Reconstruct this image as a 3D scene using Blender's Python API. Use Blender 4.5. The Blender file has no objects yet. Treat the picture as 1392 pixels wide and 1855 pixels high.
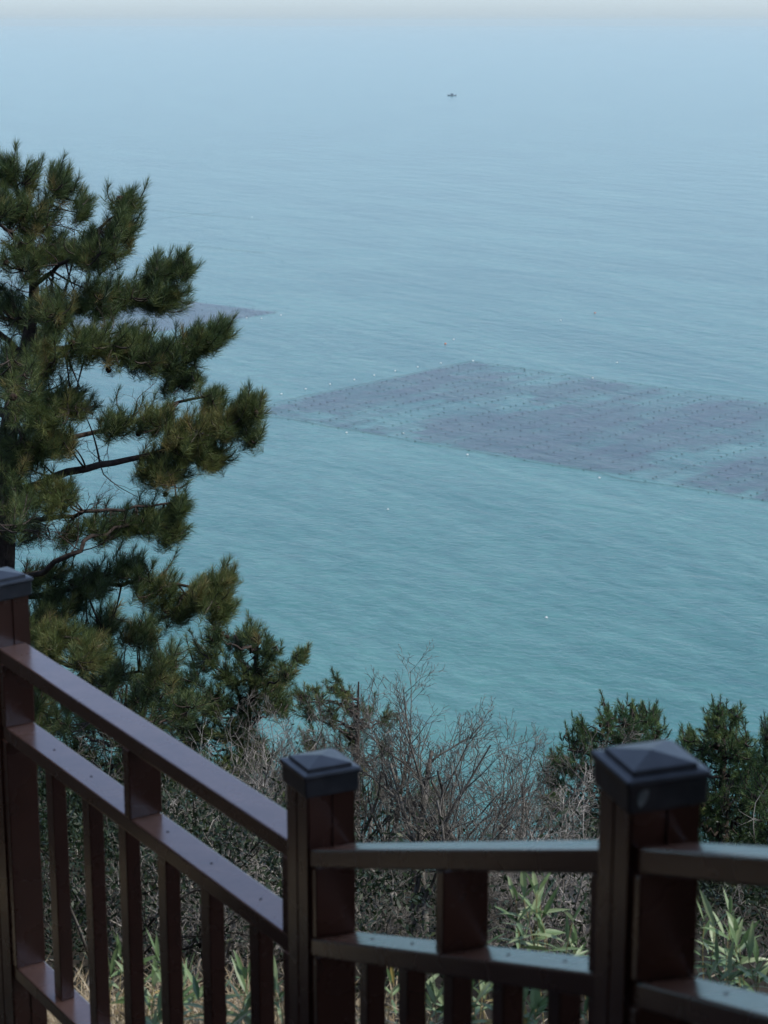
import bpy, bmesh, math, random
import numpy as np
from mathutils import Vector, Matrix
R = math.radians
scene = bpy.context.scene
COL = scene.collection

# ---------------------------------------------------------------- camera, sky, sun, exposure
CAMH = 80.0
FPX = 3607.0
PITCH = math.atan(889.5 / FPX)
cam = bpy.data.cameras.new("camera")
cam.sensor_fit = 'VERTICAL'; cam.sensor_height = 36.0; cam.sensor_width = 27.0
cam.lens = 36.0 * FPX / 1855.0
cam.clip_start = 0.05; cam.clip_end = 90000
cam.dof.use_dof = True; cam.dof.focus_distance = 15.0; cam.dof.aperture_fstop = 7.2
camo = bpy.data.objects.new("camera", cam); COL.objects.link(camo)
camo.location = (0, 0, CAMH); camo.rotation_euler = (math.pi/2 - PITCH, 0, 0)
scene.camera = camo

SUN_EL, SUN_AZ = 50.0, 98.0          # azimuth clockwise from +Y (the view direction)
w = bpy.data.worlds.new("World"); scene.world = w; w.use_nodes = True
nt = w.node_tree; nt.nodes.clear()
sky = nt.nodes.new('ShaderNodeTexSky'); sky.sky_type = 'NISHITA'; sky.sun_disc = False
sky.sun_elevation = R(SUN_EL); sky.sun_rotation = R(SUN_AZ)
sky.altitude = 80; sky.air_density = 1.0; sky.dust_density = 0.8; sky.ozone_density = 1.2
bg = nt.nodes.new('ShaderNodeBackground'); bg.inputs[1].default_value = 0.14
wo = nt.nodes.new('ShaderNodeOutputWorld')
tint = nt.nodes.new('ShaderNodeMix'); tint.data_type = 'RGBA'; tint.blend_type = 'MULTIPLY'; tint.inputs[0].default_value = 1.0
tint.inputs[7].default_value = (0.66, 0.80, 1.01, 1)        # pale maritime air
hs = nt.nodes.new('ShaderNodeHueSaturation'); hs.inputs['Saturation'].default_value = 0.60
nt.links.new(sky.outputs[0], hs.inputs['Color']); nt.links.new(hs.outputs[0], tint.inputs[6]); nt.links.new(tint.outputs[2], bg.inputs[0]); nt.links.new(bg.outputs[0], wo.inputs[0])

sl = bpy.data.lights.new("sun", 'SUN'); sl.energy = 2.6; sl.angle = R(0.6); sl.color = (1.0, 0.94, 0.85)
so = bpy.data.objects.new("sun", sl); COL.objects.link(so)
sd = Vector((math.cos(R(SUN_EL))*math.sin(R(SUN_AZ)), math.cos(R(SUN_EL))*math.cos(R(SUN_AZ)), math.sin(R(SUN_EL))))
so.rotation_euler = (-sd).to_track_quat('-Z', 'Y').to_euler()
so.location = (20, -10, 130)
scene.view_settings.view_transform = 'Standard'; scene.view_settings.look = 'None'
scene.view_settings.exposure = 0.62; scene.view_settings.gamma = 1.0
scene.render.engine = 'CYCLES'
scene.cycles.max_bounces = 6; scene.cycles.diffuse_bounces = 3; scene.cycles.glossy_bounces = 3
scene.cycles.transparent_max_bounces = 12; scene.cycles.volume_bounces = 0
scene.cycles.use_denoising = True
scene.cycles.sample_clamp_indirect = 4.0

# ---------------------------------------------------------------- helpers
CP, SP = math.cos(PITCH), math.sin(PITCH)
def P(x, y, Z):
    xc = (x - 696.0) / FPX * Z; yc = (927.5 - y) / FPX * Z
    return np.array([xc, Z*CP + yc*SP, CAMH - Z*SP + yc*CP])
def SEA(x, y, h=0.0):
    d = P(x, y, 1.0) - np.array([0, 0, CAMH]); t = (h - CAMH) / d[2]
    return np.array([0, 0, CAMH]) + d*t
def PROJ(V):
    V = np.asarray(V, float); X = V[..., 0]; Y = V[..., 1]; Zd = V[..., 2] - CAMH
    Z = Y*CP - Zd*SP; yc = Y*SP + Zd*CP
    return 696 + FPX*X/Z, 927.5 - FPX*yc/Z

def tag(o, label=None, cat=None, group=None, kind=None):
    if label: o['label'] = label
    if cat: o['category'] = cat
    if group: o['group'] = group
    if kind: o['kind'] = kind
    return o
def empty(name, loc=(0, 0, 0), rz=0.0):
    o = bpy.data.objects.new(name, None); COL.objects.link(o)
    o.location = loc; o.rotation_euler = (0, 0, rz); o.empty_display_size = 0.1
    return o
def link(name, me, mat, parent=None, loc=None):
    o = bpy.data.objects.new(name, me); COL.objects.link(o)
    if mat is not None and len(me.materials) == 0: me.materials.append(mat)
    if parent is not None:
        o.parent = parent
    if loc is not None: o.location = loc
    return o
def mesh_np(name, V, faces, smooth=True, attrs=None):
    """faces: list of (n,k) int arrays"""
    me = bpy.data.meshes.new(name)
    V = np.ascontiguousarray(V, dtype=np.float32)
    me.vertices.add(len(V)); me.vertices.foreach_set('co', V.ravel())
    faces = [np.asarray(f, dtype=np.int32) for f in faces if len(f)]
    loops = np.concatenate([f.ravel() for f in faces]).astype(np.int32)
    tot = np.concatenate([np.full(len(f), f.shape[1], np.int32) for f in faces])
    start = np.concatenate([[0], np.cumsum(tot)[:-1]]).astype(np.int32)
    me.loops.add(len(loops)); me.loops.foreach_set('vertex_index', loops)
    me.polygons.add(len(tot)); me.polygons.foreach_set('loop_start', start); me.polygons.foreach_set('loop_total', tot)
    me.polygons.foreach_set('use_smooth', np.full(len(tot), bool(smooth)))
    if attrs:
        for k, a in attrs.items():
            at = me.attributes.new(k, 'FLOAT', 'POINT'); at.data.foreach_set('value', np.ascontiguousarray(a, dtype=np.float32))
    me.update(calc_edges=True)
    return me
def unit(v):
    return v / np.maximum(np.linalg.norm(v, axis=-1, keepdims=True), 1e-9)
def tubes(Pts, Rad, sides=4):
    """Pts (N,m,3), Rad (N,m) -> V, F"""
    N, m, _ = Pts.shape
    T = unit(np.gradient(Pts, axis=1))
    ref = np.where(np.abs(T[:, :1, 2:3]) > 0.8, np.array([1.0, 0.13, 0]), np.array([0.1, 0.05, 1.0]))
    ref = np.broadcast_to(ref, T.shape)
    B = unit(np.cross(T, ref)); C = np.cross(B, T)
    a = np.arange(sides) * 2*np.pi/sides
    ring = B[:, :, None, :]*np.cos(a)[None, None, :, None] + C[:, :, None, :]*np.sin(a)[None, None, :, None]
    V = Pts[:, :, None, :] + ring*Rad[:, :, None, None]
    V = V.reshape(-1, 3)
    idx = np.arange(N*m*sides).reshape(N, m, sides)
    a0 = idx[:, :-1, :]; a1 = idx[:, 1:, :]
    F = np.stack([a0, np.roll(a0, -1, 2), np.roll(a1, -1, 2), a1], -1).reshape(-1, 4)
    return V, F
class Acc:
    def __init__(s): s.V = []; s.F = []; s.n = 0; s.A = []
    def add(s, V, F, a=0.5):
        F = [F] if isinstance(F, np.ndarray) else F
        s.V.append(V); s.F += [f + s.n for f in F]; s.n += len(V)
        s.A.append(np.broadcast_to(np.asarray(a, float), (len(V),)))
    def mesh(s, name, smooth=True):
        return mesh_np(name, np.concatenate(s.V), s.F, smooth, {'tint': np.concatenate(s.A)})
def polyline(pts, n):
    """smooth resample of control points through Catmull-Rom"""
    p = np.asarray(pts, float); p = np.vstack([2*p[0]-p[1], p, 2*p[-1]-p[-2]])
    k = len(p) - 3; out = []
    for t in np.linspace(0, k - 1e-6, n):
        i = int(t); u = t - i; a, b, c, d = p[i], p[i+1], p[i+2], p[i+3]
        out.append(.5*((2*b) + (-a+c)*u + (2*a-5*b+4*c-d)*u*u + (-a+3*b-3*c+d)*u**3))
    return np.array(out)

def box8(S, E, n, w, z0s, z1s, z0e, z1e, name, bevel=0.004, seg=2):
    """prism from S to E (xy), half width w along n, vertical extents at each end"""
    bm = bmesh.new(); S = np.array(S[:2]); E = np.array(E[:2]); n = np.array(n[:2])
    vs = []
    for (Q, a, b) in ((S, z0s, z1s), (E, z0e, z1e)):
        for sg, z in ((-1, a), (1, a), (1, b), (-1, b)):
            q = Q + n*sg*w; vs.append(bm.verts.new((q[0], q[1], z)))
    for f in ((0, 1, 2, 3), (7, 6, 5, 4), (0, 4, 5, 1), (1, 5, 6, 2), (2, 6, 7, 3), (3, 7, 4, 0)):
        bm.faces.new([vs[i] for i in f])
    bmesh.ops.recalc_face_normals(bm, faces=bm.faces)
    if bevel: bmesh.ops.bevel(bm, geom=list(bm.edges), offset=bevel, segments=seg, affect='EDGES', profile=0.5)
    me = bpy.data.meshes.new(name); bm.to_mesh(me); bm.free()
    for p in me.polygons: p.use_smooth = False
    return me

# ---------------------------------------------------------------- materials
def mat(name):
    m = bpy.data.materials.new(name); m.use_nodes = True
    t = m.node_tree; b = t.nodes['Principled BSDF']; return m, t, b
def N(t, ty, **kw):
    n = t.nodes.new(ty)
    for k, v in kw.items():
        if k == 'inp':
            for kk, vv in v.items(): n.inputs[kk].default_value = vv
        else: setattr(n, k, v)
    return n
def ramp(t, cols):
    r = t.nodes.new('ShaderNodeValToRGB'); e = r.color_ramp.elements
    while len(e) < len(cols): e.new(0.5)
    for i, (p, c) in enumerate(cols): e[i].position = p; e[i].color = (*c, 1)
    return r

def wave_bump(t, bsdf, gain=1.0):
    tc = N(t, 'ShaderNodeTexCoord')
    prev = None
    for la, lc, rot, amp, det in ((30, 13, -62, .62, 2), (6.0, 3.8, -38, .18, 3), (1.4, 1.0, -15, .12, 4), (.45, .32, 10, .036, 3)):
        mp = N(t, 'ShaderNodeMapping', vector_type='TEXTURE'); mp.inputs['Rotation'].default_value = (0, 0, R(rot))
        mp.inputs['Scale'].default_value = (la, lc, 5)
        nz = N(t, 'ShaderNodeTexNoise', inp={'Scale': 1.0, 'Detail': det, 'Roughness': 0.55, 'Distortion': 0.4})
        t.links.new(tc.outputs['Object'], mp.inputs[0]); t.links.new(mp.outputs[0], nz.inputs['Vector'])
        bp = N(t, 'ShaderNodeBump', inp={'Strength': 1.0, 'Distance': amp*gain})
        t.links.new(nz.outputs['Fac'], bp.inputs['Height'])
        if prev: t.links.new(prev.outputs[0], bp.inputs['Normal'])
        prev = bp
    t.links.new(prev.outputs[0], bsdf.inputs['Normal'])
    return tc

M = {}
# sea
m, t, b = mat('sea_water'); M['sea'] = m
tc = wave_bump(t, b)
b.inputs['Roughness'].default_value = 0.16; b.inputs['IOR'].default_value = 1.33
mp = N(t, 'ShaderNodeMapping', vector_type='TEXTURE'); mp.inputs['Scale'].default_value = (110, 34, 5); mp.inputs['Rotation'].default_value = (0, 0, R(-58))
nz = N(t, 'ShaderNodeTexNoise', inp={'Scale': 1.0, 'Detail': 6.0, 'Roughness': 0.62, 'Distortion': 0.6})
t.links.new(tc.outputs['Object'], mp.inputs[0]); t.links.new(mp.outputs[0], nz.inputs['Vector'])
SEA_A, SEA_B = (0.031, 0.125, 0.117), (0.061, 0.177, 0.157)
r = ramp(t, [(0.36, SEA_A), (0.64, SEA_B)])
t.links.new(nz.outputs['Fac'], r.inputs[0])
# streaky small scale body-colour variation (thin water over wave faces)
mp2 = N(t, 'ShaderNodeMapping', vector_type='TEXTURE'); mp2.inputs['Scale'].default_value = (4.6, 2.6, 5); mp2.inputs['Rotation'].default_value = (0, 0, R(-45))
nz2 = N(t, 'ShaderNodeTexNoise', inp={'Scale': 1.0, 'Detail': 5.0, 'Roughness': 0.6})
t.links.new(tc.outputs['Object'], mp2.inputs[0]); t.links.new(mp2.outputs[0], nz2.inputs['Vector'])
mx = N(t, 'ShaderNodeMix', data_type='RGBA', blend_type='MULTIPLY'); mx.inputs[0].default_value = 1.0
r2 = ramp(t, [(0.3, (0.76, 0.80, 0.83)), (0.7, (1.20, 1.17, 1.14))])
t.links.new(nz2.outputs['Fac'], r2.inputs[0])
t.links.new(r.outputs[0], mx.inputs[6]); t.links.new(r2.outputs[0], mx.inputs[7])
mp3 = N(t, 'ShaderNodeMapping', vector_type='TEXTURE'); mp3.inputs['Scale'].default_value = (1.1, .6, 5); mp3.inputs['Rotation'].default_value = (0, 0, R(-30))
nz3 = N(t, 'ShaderNodeTexNoise', inp={'Scale': 1.0, 'Detail': 3.0, 'Roughness': 0.6}); fm = N(t, 'ShaderNodeMapRange', inp={1: 0.80, 2: 0.83, 3: 0.0, 4: 0.8})
t.links.new(tc.outputs['Object'], mp3.inputs[0]); t.links.new(mp3.outputs[0], nz3.inputs['Vector']); t.links.new(nz3.outputs['Fac'], fm.inputs[0])
fx = N(t, 'ShaderNodeMix', data_type='RGBA'); fx.inputs[7].default_value = (.75, .78, .78, 1); t.links.new(fm.outputs[0], fx.inputs[0]); t.links.new(mx.outputs[2], fx.inputs[6])
t.links.new(fx.outputs[2], b.inputs['Base Color'])

# seaweed on nets, just awash
m, t, b = mat('seaweed'); M['weed'] = m
tc = wave_bump(t, b, 0.7)
b.inputs['Roughness'].default_value = 0.2; b.inputs['IOR'].default_value = 1.33
at = N(t, 'ShaderNodeAttribute', attribute_name='tint')
mp = N(t, 'ShaderNodeMapping', vector_type='TEXTURE'); mp.inputs['Scale'].default_value = (7, 1.3, 5); mp.inputs['Rotation'].default_value = (0, 0, R(-30))
nz = N(t, 'ShaderNodeTexNoise', inp={'Scale': 1.0, 'Detail': 5.0, 'Roughness': 0.65})
t.links.new(tc.outputs['Object'], mp.inputs[0]); t.links.new(mp.outputs[0], nz.inputs['Vector'])
ad = N(t, 'ShaderNodeMath', operation='MULTIPLY_ADD', inp={1: 1.3, 2: -0.65}); t.links.new(nz.outputs['Fac'], ad.inputs[0])
a2 = N(t, 'ShaderNodeMath', operation='ADD'); t.links.new(at.outputs['Fac'], a2.inputs[0]); t.links.new(ad.outputs[0], a2.inputs[1])
mr = N(t, 'ShaderNodeMapRange', inp={1: 0.0, 2: 1.05, 3: 0.0, 4: 0.48}); mr.interpolation_type = 'SMOOTHSTEP'
t.links.new(a2.outputs[0], mr.inputs[0]); t.links.new(mr.outputs[0], b.inputs['Alpha'])
r = ramp(t, [(0.3, (0.055, 0.068, 0.098)), (0.7, (0.125, 0.122, 0.172))]); t.links.new(nz.outputs['Fac'], r.inputs[0])
t.links.new(r.outputs[0], b.inputs['Base Color'])

def simple(name, col, rough=0.6, noise=0.0, scale=8.0, spec=0.5, bump=0.0, col2=None, stretch=(1, 1, 1), det=4):
    m, t, b = mat(name); b.inputs['Roughness'].default_value = rough
    b.inputs['Specular IOR Level'].default_value = spec
    tc = N(t, 'ShaderNodeTexCoord'); mp = N(t, 'ShaderNodeMapping'); mp.inputs['Scale'].default_value = stretch
    nz = N(t, 'ShaderNodeTexNoise', inp={'Scale': scale, 'Detail': det, 'Roughness': 0.6})
    t.links.new(tc.outputs['Object'], mp.inputs[0]); t.links.new(mp.outputs[0], nz.inputs['Vector'])
    c2 = col2 or tuple(min(1, c*(1+noise)) for c in col); c1 = col if col2 else tuple(c*(1-noise) for c in col)
    r = ramp(t, [(0.35, c1), (0.65, c2)]); t.links.new(nz.outputs['Fac'], r.inputs[0])
    t.links.new(r.outputs[0], b.inputs['Base Color'])
    if bump:
        bp = N(t, 'ShaderNodeBump', inp={'Strength': 1.0, 'Distance': bump}); t.links.new(nz.outputs['Fac'], bp.inputs['Height'])
        t.links.new(bp.outputs[0], b.inputs['Normal'])
    M[name] = m; return m, t, b
def foliage(name, cols, rough=0.5, transl=0.3, spec=0.3):
    m, t, b = mat(name); M[name] = m
    at = N(t, 'ShaderNodeAttribute', attribute_name='tint')
    r = ramp(t, cols); t.links.new(at.outputs['Fac'], r.inputs[0]); t.links.new(r.outputs[0], b.inputs['Base Color'])
    b.inputs['Roughness'].default_value = rough; b.inputs['Specular IOR Level'].default_value = spec
    tr = N(t, 'ShaderNodeBsdfTranslucent'); mx = N(t, 'ShaderNodeMixShader'); mx.inputs[0].default_value = transl
    t.links.new(r.outputs[0], tr.inputs[0]); t.links.new(b.outputs[0], mx.inputs[1]); t.links.new(tr.outputs[0], mx.inputs[2])
    t.links.new(mx.outputs[0], t.nodes['Material Output'].inputs[0]); return m

# brown painted deck timber: satin, slightly uneven
m, t, b = simple('brown_paint', (0.085, 0.029, 0.016), rough=0.42, noise=0.10, scale=5, bump=0.0001, det=2, stretch=(1, 1, 1))
nz = N(t, 'ShaderNodeTexNoise', inp={'Scale': 7.0, 'Detail': 3.0}); rr = N(t, 'ShaderNodeMapRange', inp={3: 0.20, 4: 0.34})
t.links.new(nz.outputs['Fac'], rr.inputs[0]); t.links.new(rr.outputs[0], b.inputs['Roughness'])
tcw = N(t, 'ShaderNodeTexCoord'); sp_ = N(t, 'ShaderNodeTexNoise', inp={'Scale': 55.0, 'Detail': 5.0, 'Roughness': 0.7}); rw_ = N(t, 'ShaderNodeMapRange', inp={1: 0.66, 2: 0.74, 3: 0.0, 4: 0.6})
t.links.new(tcw.outputs['Object'], sp_.inputs['Vector']); t.links.new(tcw.outputs['Object'], nz.inputs['Vector']); t.links.new(sp_.outputs['Fac'], rw_.inputs[0])
mw = N(t, 'ShaderNodeMix', data_type='RGBA'); mw.inputs[7].default_value = (0.24, 0.20, 0.17, 1)
old = b.inputs['Base Color'].links[0].from_socket; t.links.new(rw_.outputs[0], mw.inputs[0]); t.links.new(old, mw.inputs[6])
# painted skylight: a paler, redder colour on the surfaces that face up
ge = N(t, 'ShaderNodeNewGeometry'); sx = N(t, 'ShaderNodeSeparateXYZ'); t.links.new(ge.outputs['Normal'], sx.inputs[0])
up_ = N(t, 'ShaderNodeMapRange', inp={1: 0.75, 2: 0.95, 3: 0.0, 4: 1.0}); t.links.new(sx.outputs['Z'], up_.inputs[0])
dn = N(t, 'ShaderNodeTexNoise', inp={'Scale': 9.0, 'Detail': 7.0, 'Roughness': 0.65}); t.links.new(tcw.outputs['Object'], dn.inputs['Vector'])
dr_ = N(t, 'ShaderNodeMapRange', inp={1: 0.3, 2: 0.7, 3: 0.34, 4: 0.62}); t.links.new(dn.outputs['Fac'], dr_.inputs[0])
top_lit = N(t, 'ShaderNodeMath', operation='MULTIPLY'); t.links.new(up_.outputs[0], top_lit.inputs[0]); t.links.new(dr_.outputs[0], top_lit.inputs[1])
top_lit_mix = N(t, 'ShaderNodeMix', data_type='RGBA'); top_lit_mix.inputs[7].default_value = (0.64, 0.31, 0.19, 1)
t.links.new(top_lit.outputs[0], top_lit_mix.inputs[0]); t.links.new(mw.outputs[2], top_lit_mix.inputs[6]); t.links.new(top_lit_mix.outputs[2], b.inputs['Base Color'])
b.inputs['IOR'].default_value = 1.75; b.inputs['Coat Weight'].default_value = 0.6; b.inputs['Coat IOR'].default_value = 1.6; b.inputs['Coat Roughness'].default_value = 0.22
simple('cap_plastic', (0.075, 0.076, 0.080), rough=0.34, noise=0.22, scale=18, bump=0.00012)
simple('screw_metal', (0.02, 0.015, 0.012), rough=0.5)
simple('deck_board', (0.022, 0.014, 0.010), rough=0.7, noise=0.3, scale=3, stretch=(10, 1, 1), bump=0.001)
simple('roof_timber', (0.012, 0.008, 0.006), rough=0.7, noise=0.25, scale=4)
simple('pine_bark', (0.045, 0.034, 0.028), rough=0.9, noise=0.45, scale=30, bump=0.006, spec=0.2)
simple('grey_bark', (0.056, 0.050, 0.043), rough=0.85, scale=9, spec=0.2, col2=(0.21, 0.195, 0.17))
simple('pale_bark', (0.10, 0.088, 0.074), rough=0.8, scale=7, spec=0.2, col2=(0.42, 0.39, 0.35))
m, t, b = simple('brush_bark', (0.016, 0.013, 0.011), rough=0.9, scale=2.5, spec=0.2, col2=(0.46, 0.43, 0.38), det=2)
for n_ in t.nodes:
    if n_.type == 'VALTORGB': n_.color_ramp.elements[0].position = 0.54; n_.color_ramp.elements[1].position = 0.70
simple('cone_wood', (0.035, 0.022, 0.015), rough=0.85, noise=0.3, scale=40, spec=0.2)
simple('leaf_litter', (0.012, 0.010, 0.007), rough=0.95, scale=1.6, spec=0.1, col2=(0.042, 0.034, 0.024), bump=0.02, det=8)
foliage('black_pine_needles', [(0.0, (0.022, 0.042, 0.022)), (0.42, (0.064, 0.100, 0.036)), (0.75, (0.130, 0.158, 0.050)), (1.0, (0.22, 0.180, 0.07))])
foliage('far_pine_needles', [(0.0, (0.026, 0.062, 0.027)), (0.5, (0.072, 0.132, 0.046)), (1.0, (0.165, 0.205, 0.062))])
foliage('undergrowth_leaves', [(0.0, (0.008, 0.018, 0.008)), (0.6, (0.018, 0.034, 0.013)), (1.0, (0.05, 0.065, 0.022))], transl=0.2)
foliage('bamboo_leaf', [(0.0, (0.06, 0.13, 0.045)), (0.5, (0.175, 0.265, 0.115)), (0.85, (0.32, 0.40, 0.22)), (1.0, (0.45, 0.33, 0.10))], rough=0.4, spec=0.5)
foliage('dry_straw', [(0.0, (0.17, 0.12, 0.07)), (0.6, (0.40, 0.32, 0.20)), (1.0, (0.62, 0.55, 0.42))], rough=0.7)
simple('bamboo_stem', (0.36, 0.30, 0.14), rough=0.5, noise=0.25, scale=12)
simple('white_float_skin', (0.62, 0.64, 0.63), rough=0.5, noise=0.05)
simple('black_float_skin', (0.012, 0.014, 0.017), rough=0.5, noise=0.2)
simple('orange_float_skin', (0.50, 0.12, 0.05), rough=0.5, noise=0.1)
simple('float_rope', (0.04, 0.04, 0.05), rough=0.8, noise=0.2)
simple('hull_paint', (0.22, 0.26, 0.30), rough=0.4, noise=0.2, scale=1)
simple('cabin_paint', (0.26, 0.30, 0.34), rough=0.5, noise=0.1, scale=1)
simple('ship_glass', (0.01, 0.015, 0.02), rough=0.1)
simple('bird_stain', (0.35, 0.38, 0.36), rough=0.8, noise=0.3, scale=60)

# ---------------------------------------------------------------- setting: sea, terrain
def grid_mesh(name, xs, ys, zf, smooth=True):
    X, Y = np.meshgrid(xs, ys); Z = zf(X, Y)
    V = np.stack([X, Y, Z], -1).reshape(-1, 3); nx, ny = len(xs), len(ys)
    i = np.arange(nx*ny).reshape(ny, nx)
    F = np.stack([i[:-1, :-1], i[:-1, 1:], i[1:, 1:], i[1:, :-1]], -1).reshape(-1, 4)
    return mesh_np(name, V, [F], smooth)
xs = np.array([-20000, -6000, -2000, -800, -300, 0, 300, 800, 2000, 6000, 20000.0])
ys = np.array([-2000, -300, 60, 200, 400, 700, 1200, 2500, 6000, 15000, 34000.0])
o = link('water', grid_mesh('water', xs, ys, lambda X, Y: X*0), M['sea']); tag(o, kind='structure')

rng = np.random.default_rng(7)
def vnoise(X, Y, s, seed):
    r_ = np.random.default_rng(seed); ph = r_.uniform(0, 6.28, (6, 2)); fr = r_.normal(0, 1, (6, 2))*s
    return sum(np.sin(X*fr[k, 0] + Y*fr[k, 1] + ph[k, 0]) for k in range(6)) / 6
TY = np.array([-60, -25, -8, 0, 3, 5, 6.5, 8, 11, 14, 20, 24, 28, 40, 70, 110, 150.0])
TD = np.array([-22, -8, 1.2, 2.6, 2.75, 3.02, 3.55, 4.25, 5.5, 6.6, 9.0, 10.9, 15, 30, 60, 84, 95.0])
def ground(X, Y):
    X = np.asarray(X, float); Y = np.asarray(Y, float)
    d = np.interp(Y, TY, TD)
    side = 1/(1+np.exp((X+2.0)*1.3)); sr = 1/(1+np.exp(-(X-4.2)*1.3))
    g = np.clip((Y-9)/9, 0, 1)*np.clip((34-Y)/8, 0, 1)
    d = d - g*(1.5*side + 1.0*sr)
    far = np.clip((Y-30)/60, 0, 1)
    return CAMH - d + vnoise(X, Y, 0.9, 3)*0.10 + vnoise(X, Y, 3.0, 5)*0.04 + far*vnoise(X, Y, 0.12, 9)*2
ys = np.concatenate([np.linspace(-60, 1, 30), np.linspace(1.5, 30, 110), np.linspace(32, 150, 60)])
xs = np.concatenate([np.linspace(-140, -16, 32), np.linspace(-15, 15, 110), np.linspace(16, 140, 32)])
o = link('hillside', grid_mesh('hillside', xs, ys, ground), M['leaf_litter']); tag(o, kind='structure')

# ---------------------------------------------------------------- railing
TR = 0.042                                   # rail thickness
posts = [np.array([-1.0757, 5.382]), np.array([-0.1363, 3.9955]), np.array([0.3878, 2.7256]), np.array([0.7114, 1.3554]), np.array([-2.01, 6.77])]
drops = [1.700, 1.728, 1.174, 0.619, 1.690]
rise = [0.186, 0.192, 0.129, 0.129, 0.186]
rot = [R(40), R(26.6), R(17.7), R(13), R(34)]
rail = empty('deck_railing', (posts[1][0], posts[1][1], CAMH-2.5))
tag(rail, 'dark brown timber balustrade with black post caps, climbing to the right in the foreground', 'railing')
RL = np.array(rail.location)
def rl(name, me, m, parent=None):
    if parent is None:
        me.transform(Matrix.Translation(-Vector(RL))); return link(name, me, m, rail)
    me.transform(Matrix.Translation(-Vector(RL))); return link(name, me, m, parent)
def cap_mesh():
    s = 0.065
    prof = [(0.0615, -0.050), (0.0625, -0.046), (0.0625, -0.012), (0.066, -0.010), (0.067, -0.005), (0.0655, 0.0),
            (0.0525, 0.0022), (0.0515, 0.0024), (0.0505, 0.0085), (0.0490, 0.0092)]
    bm = bmesh.new(); rings = []
    for h, z in prof:
        r_ = 0.004 if h > 0.055 else 0.0015; ring = []
        for cx, cy, a0 in ((1, 1, 0), (-1, 1, 90), (-1, -1, 180), (1, -1, 270)):
            for k in range(4):
                a = R(a0 + k*30); ring.append(bm.verts.new((cx*(h-r_)+r_*math.cos(a), cy*(h-r_)+r_*math.sin(a), z)))
        rings.append(ring)
    n = len(rings[0])
    for i in range(len(rings)-1):
        for k in range(n):
            bm.faces.new((rings[i][k], rings[i][(k+1) % n], rings[i+1][(k+1) % n], rings[i+1][k]))
    ap = bm.verts.new((0, 0, 0.018))
    for k in range(n): bm.faces.new((rings[-1][k], rings[-1][(k+1) % n], ap))
    bm.faces.new(list(reversed(rings[0])))
    me = bpy.data.meshes.new('post_cap'); bm.to_mesh(me); bm.free(); return me
capm = cap_mesh(); capm.materials.append(M['cap_plastic'])
for i, (p, d, a) in enumerate(zip(posts, drops, rot)):
    top = CAMH - d + rise[i]
    gz = float(ground(p[0], p[1])) - 0.15
    hw = 0.056; g = 0.004
    # post: square with a shallow groove down the middle of each face
    bm = bmesh.new(); prof = []
    base = [(hw, -hw), (hw, -0.004), (hw-g, -0.003), (hw-g, 0.003), (hw, 0.004)]
    for k in range(4):
        c, s_ = math.cos(k*math.pi/2), math.sin(k*math.pi/2)
        for (x, y) in base: prof.append((c*x - s_*y, s_*x + c*y))
    ca, sa = math.cos(a), math.sin(a)
    lo = [bm.verts.new((p[0]+ca*x-sa*y, p[1]+sa*x+ca*y, gz)) for x, y in prof]
    hi = [bm.verts.new((p[0]+ca*x-sa*y, p[1]+sa*x+ca*y, top-0.03)) for x, y in prof]
    for k in range(len(lo)): bm.faces.new((lo[k], lo[(k+1) % len(lo)], hi[(k+1) % len(lo)], hi[k]))
    bm.faces.new(hi); bm.faces.new(list(reversed(lo)))
    corners = [e for e in bm.edges if abs(e.verts[0].co.z-e.verts[1].co.z) > .5 and
               abs((Vector((e.verts[0].co.x-p[0], e.verts[0].co.y-p[1]))).length - hw*math.sqrt(2)) < 1e-4]
    bmesh.ops.bevel(bm, geom=corners, offset=0.004, segments=2, affect='EDGES')
    bmesh.ops.recalc_face_normals(bm, faces=bm.faces)
    me = bpy.data.meshes.new('post'); bm.to_mesh(me); bm.free()
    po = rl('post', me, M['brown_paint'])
    c = link('post_cap', capm, None, po); c.location = (p[0]-RL[0], p[1]-RL[1], top-RL[2]); c.rotation_euler = (R((0.8, -1.0, 0.6, 0, 0)[i]), R((-.6, .5, -.9, 0, 0)[i]), a)
    if i == 2:   # bird dropping smear under the rim, on the face towards the camera
        bm = bmesh.new(); rs = random.Random(4); pr = []
        for k in range(14):
            u = k/14*2*math.pi; rr_ = 1 + rs.uniform(-.2, .2)
            pr.append((0.0075*math.cos(u)*rr_ + 0.004*math.sin(u), 0.0145*math.sin(u)*rr_))
        for y in (-0.0014, 0.0):
            pass
        f = [bm.verts.new((-0.040+x, -0.0639, -0.027+z)) for x, z in pr]; bk = [bm.verts.new((-0.040+x, -0.0622, -0.027+z)) for x, z in pr]
        bm.faces.new(f); bm.faces.new(list(reversed(bk)))
        for k in range(14): bm.faces.new((f[k], bk[k], bk[(k+1) % 14], f[(k+1) % 14]))
        bmesh.ops.recalc_face_normals(bm, faces=bm.faces)
        me = bpy.data.meshes.new('bird_stain'); bm.to_mesh(me); bm.free()
        s = link('bird_stain', me, M['bird_stain'], po)
        s.location = c.location; s.rotation_euler = c.rotation_euler

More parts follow.
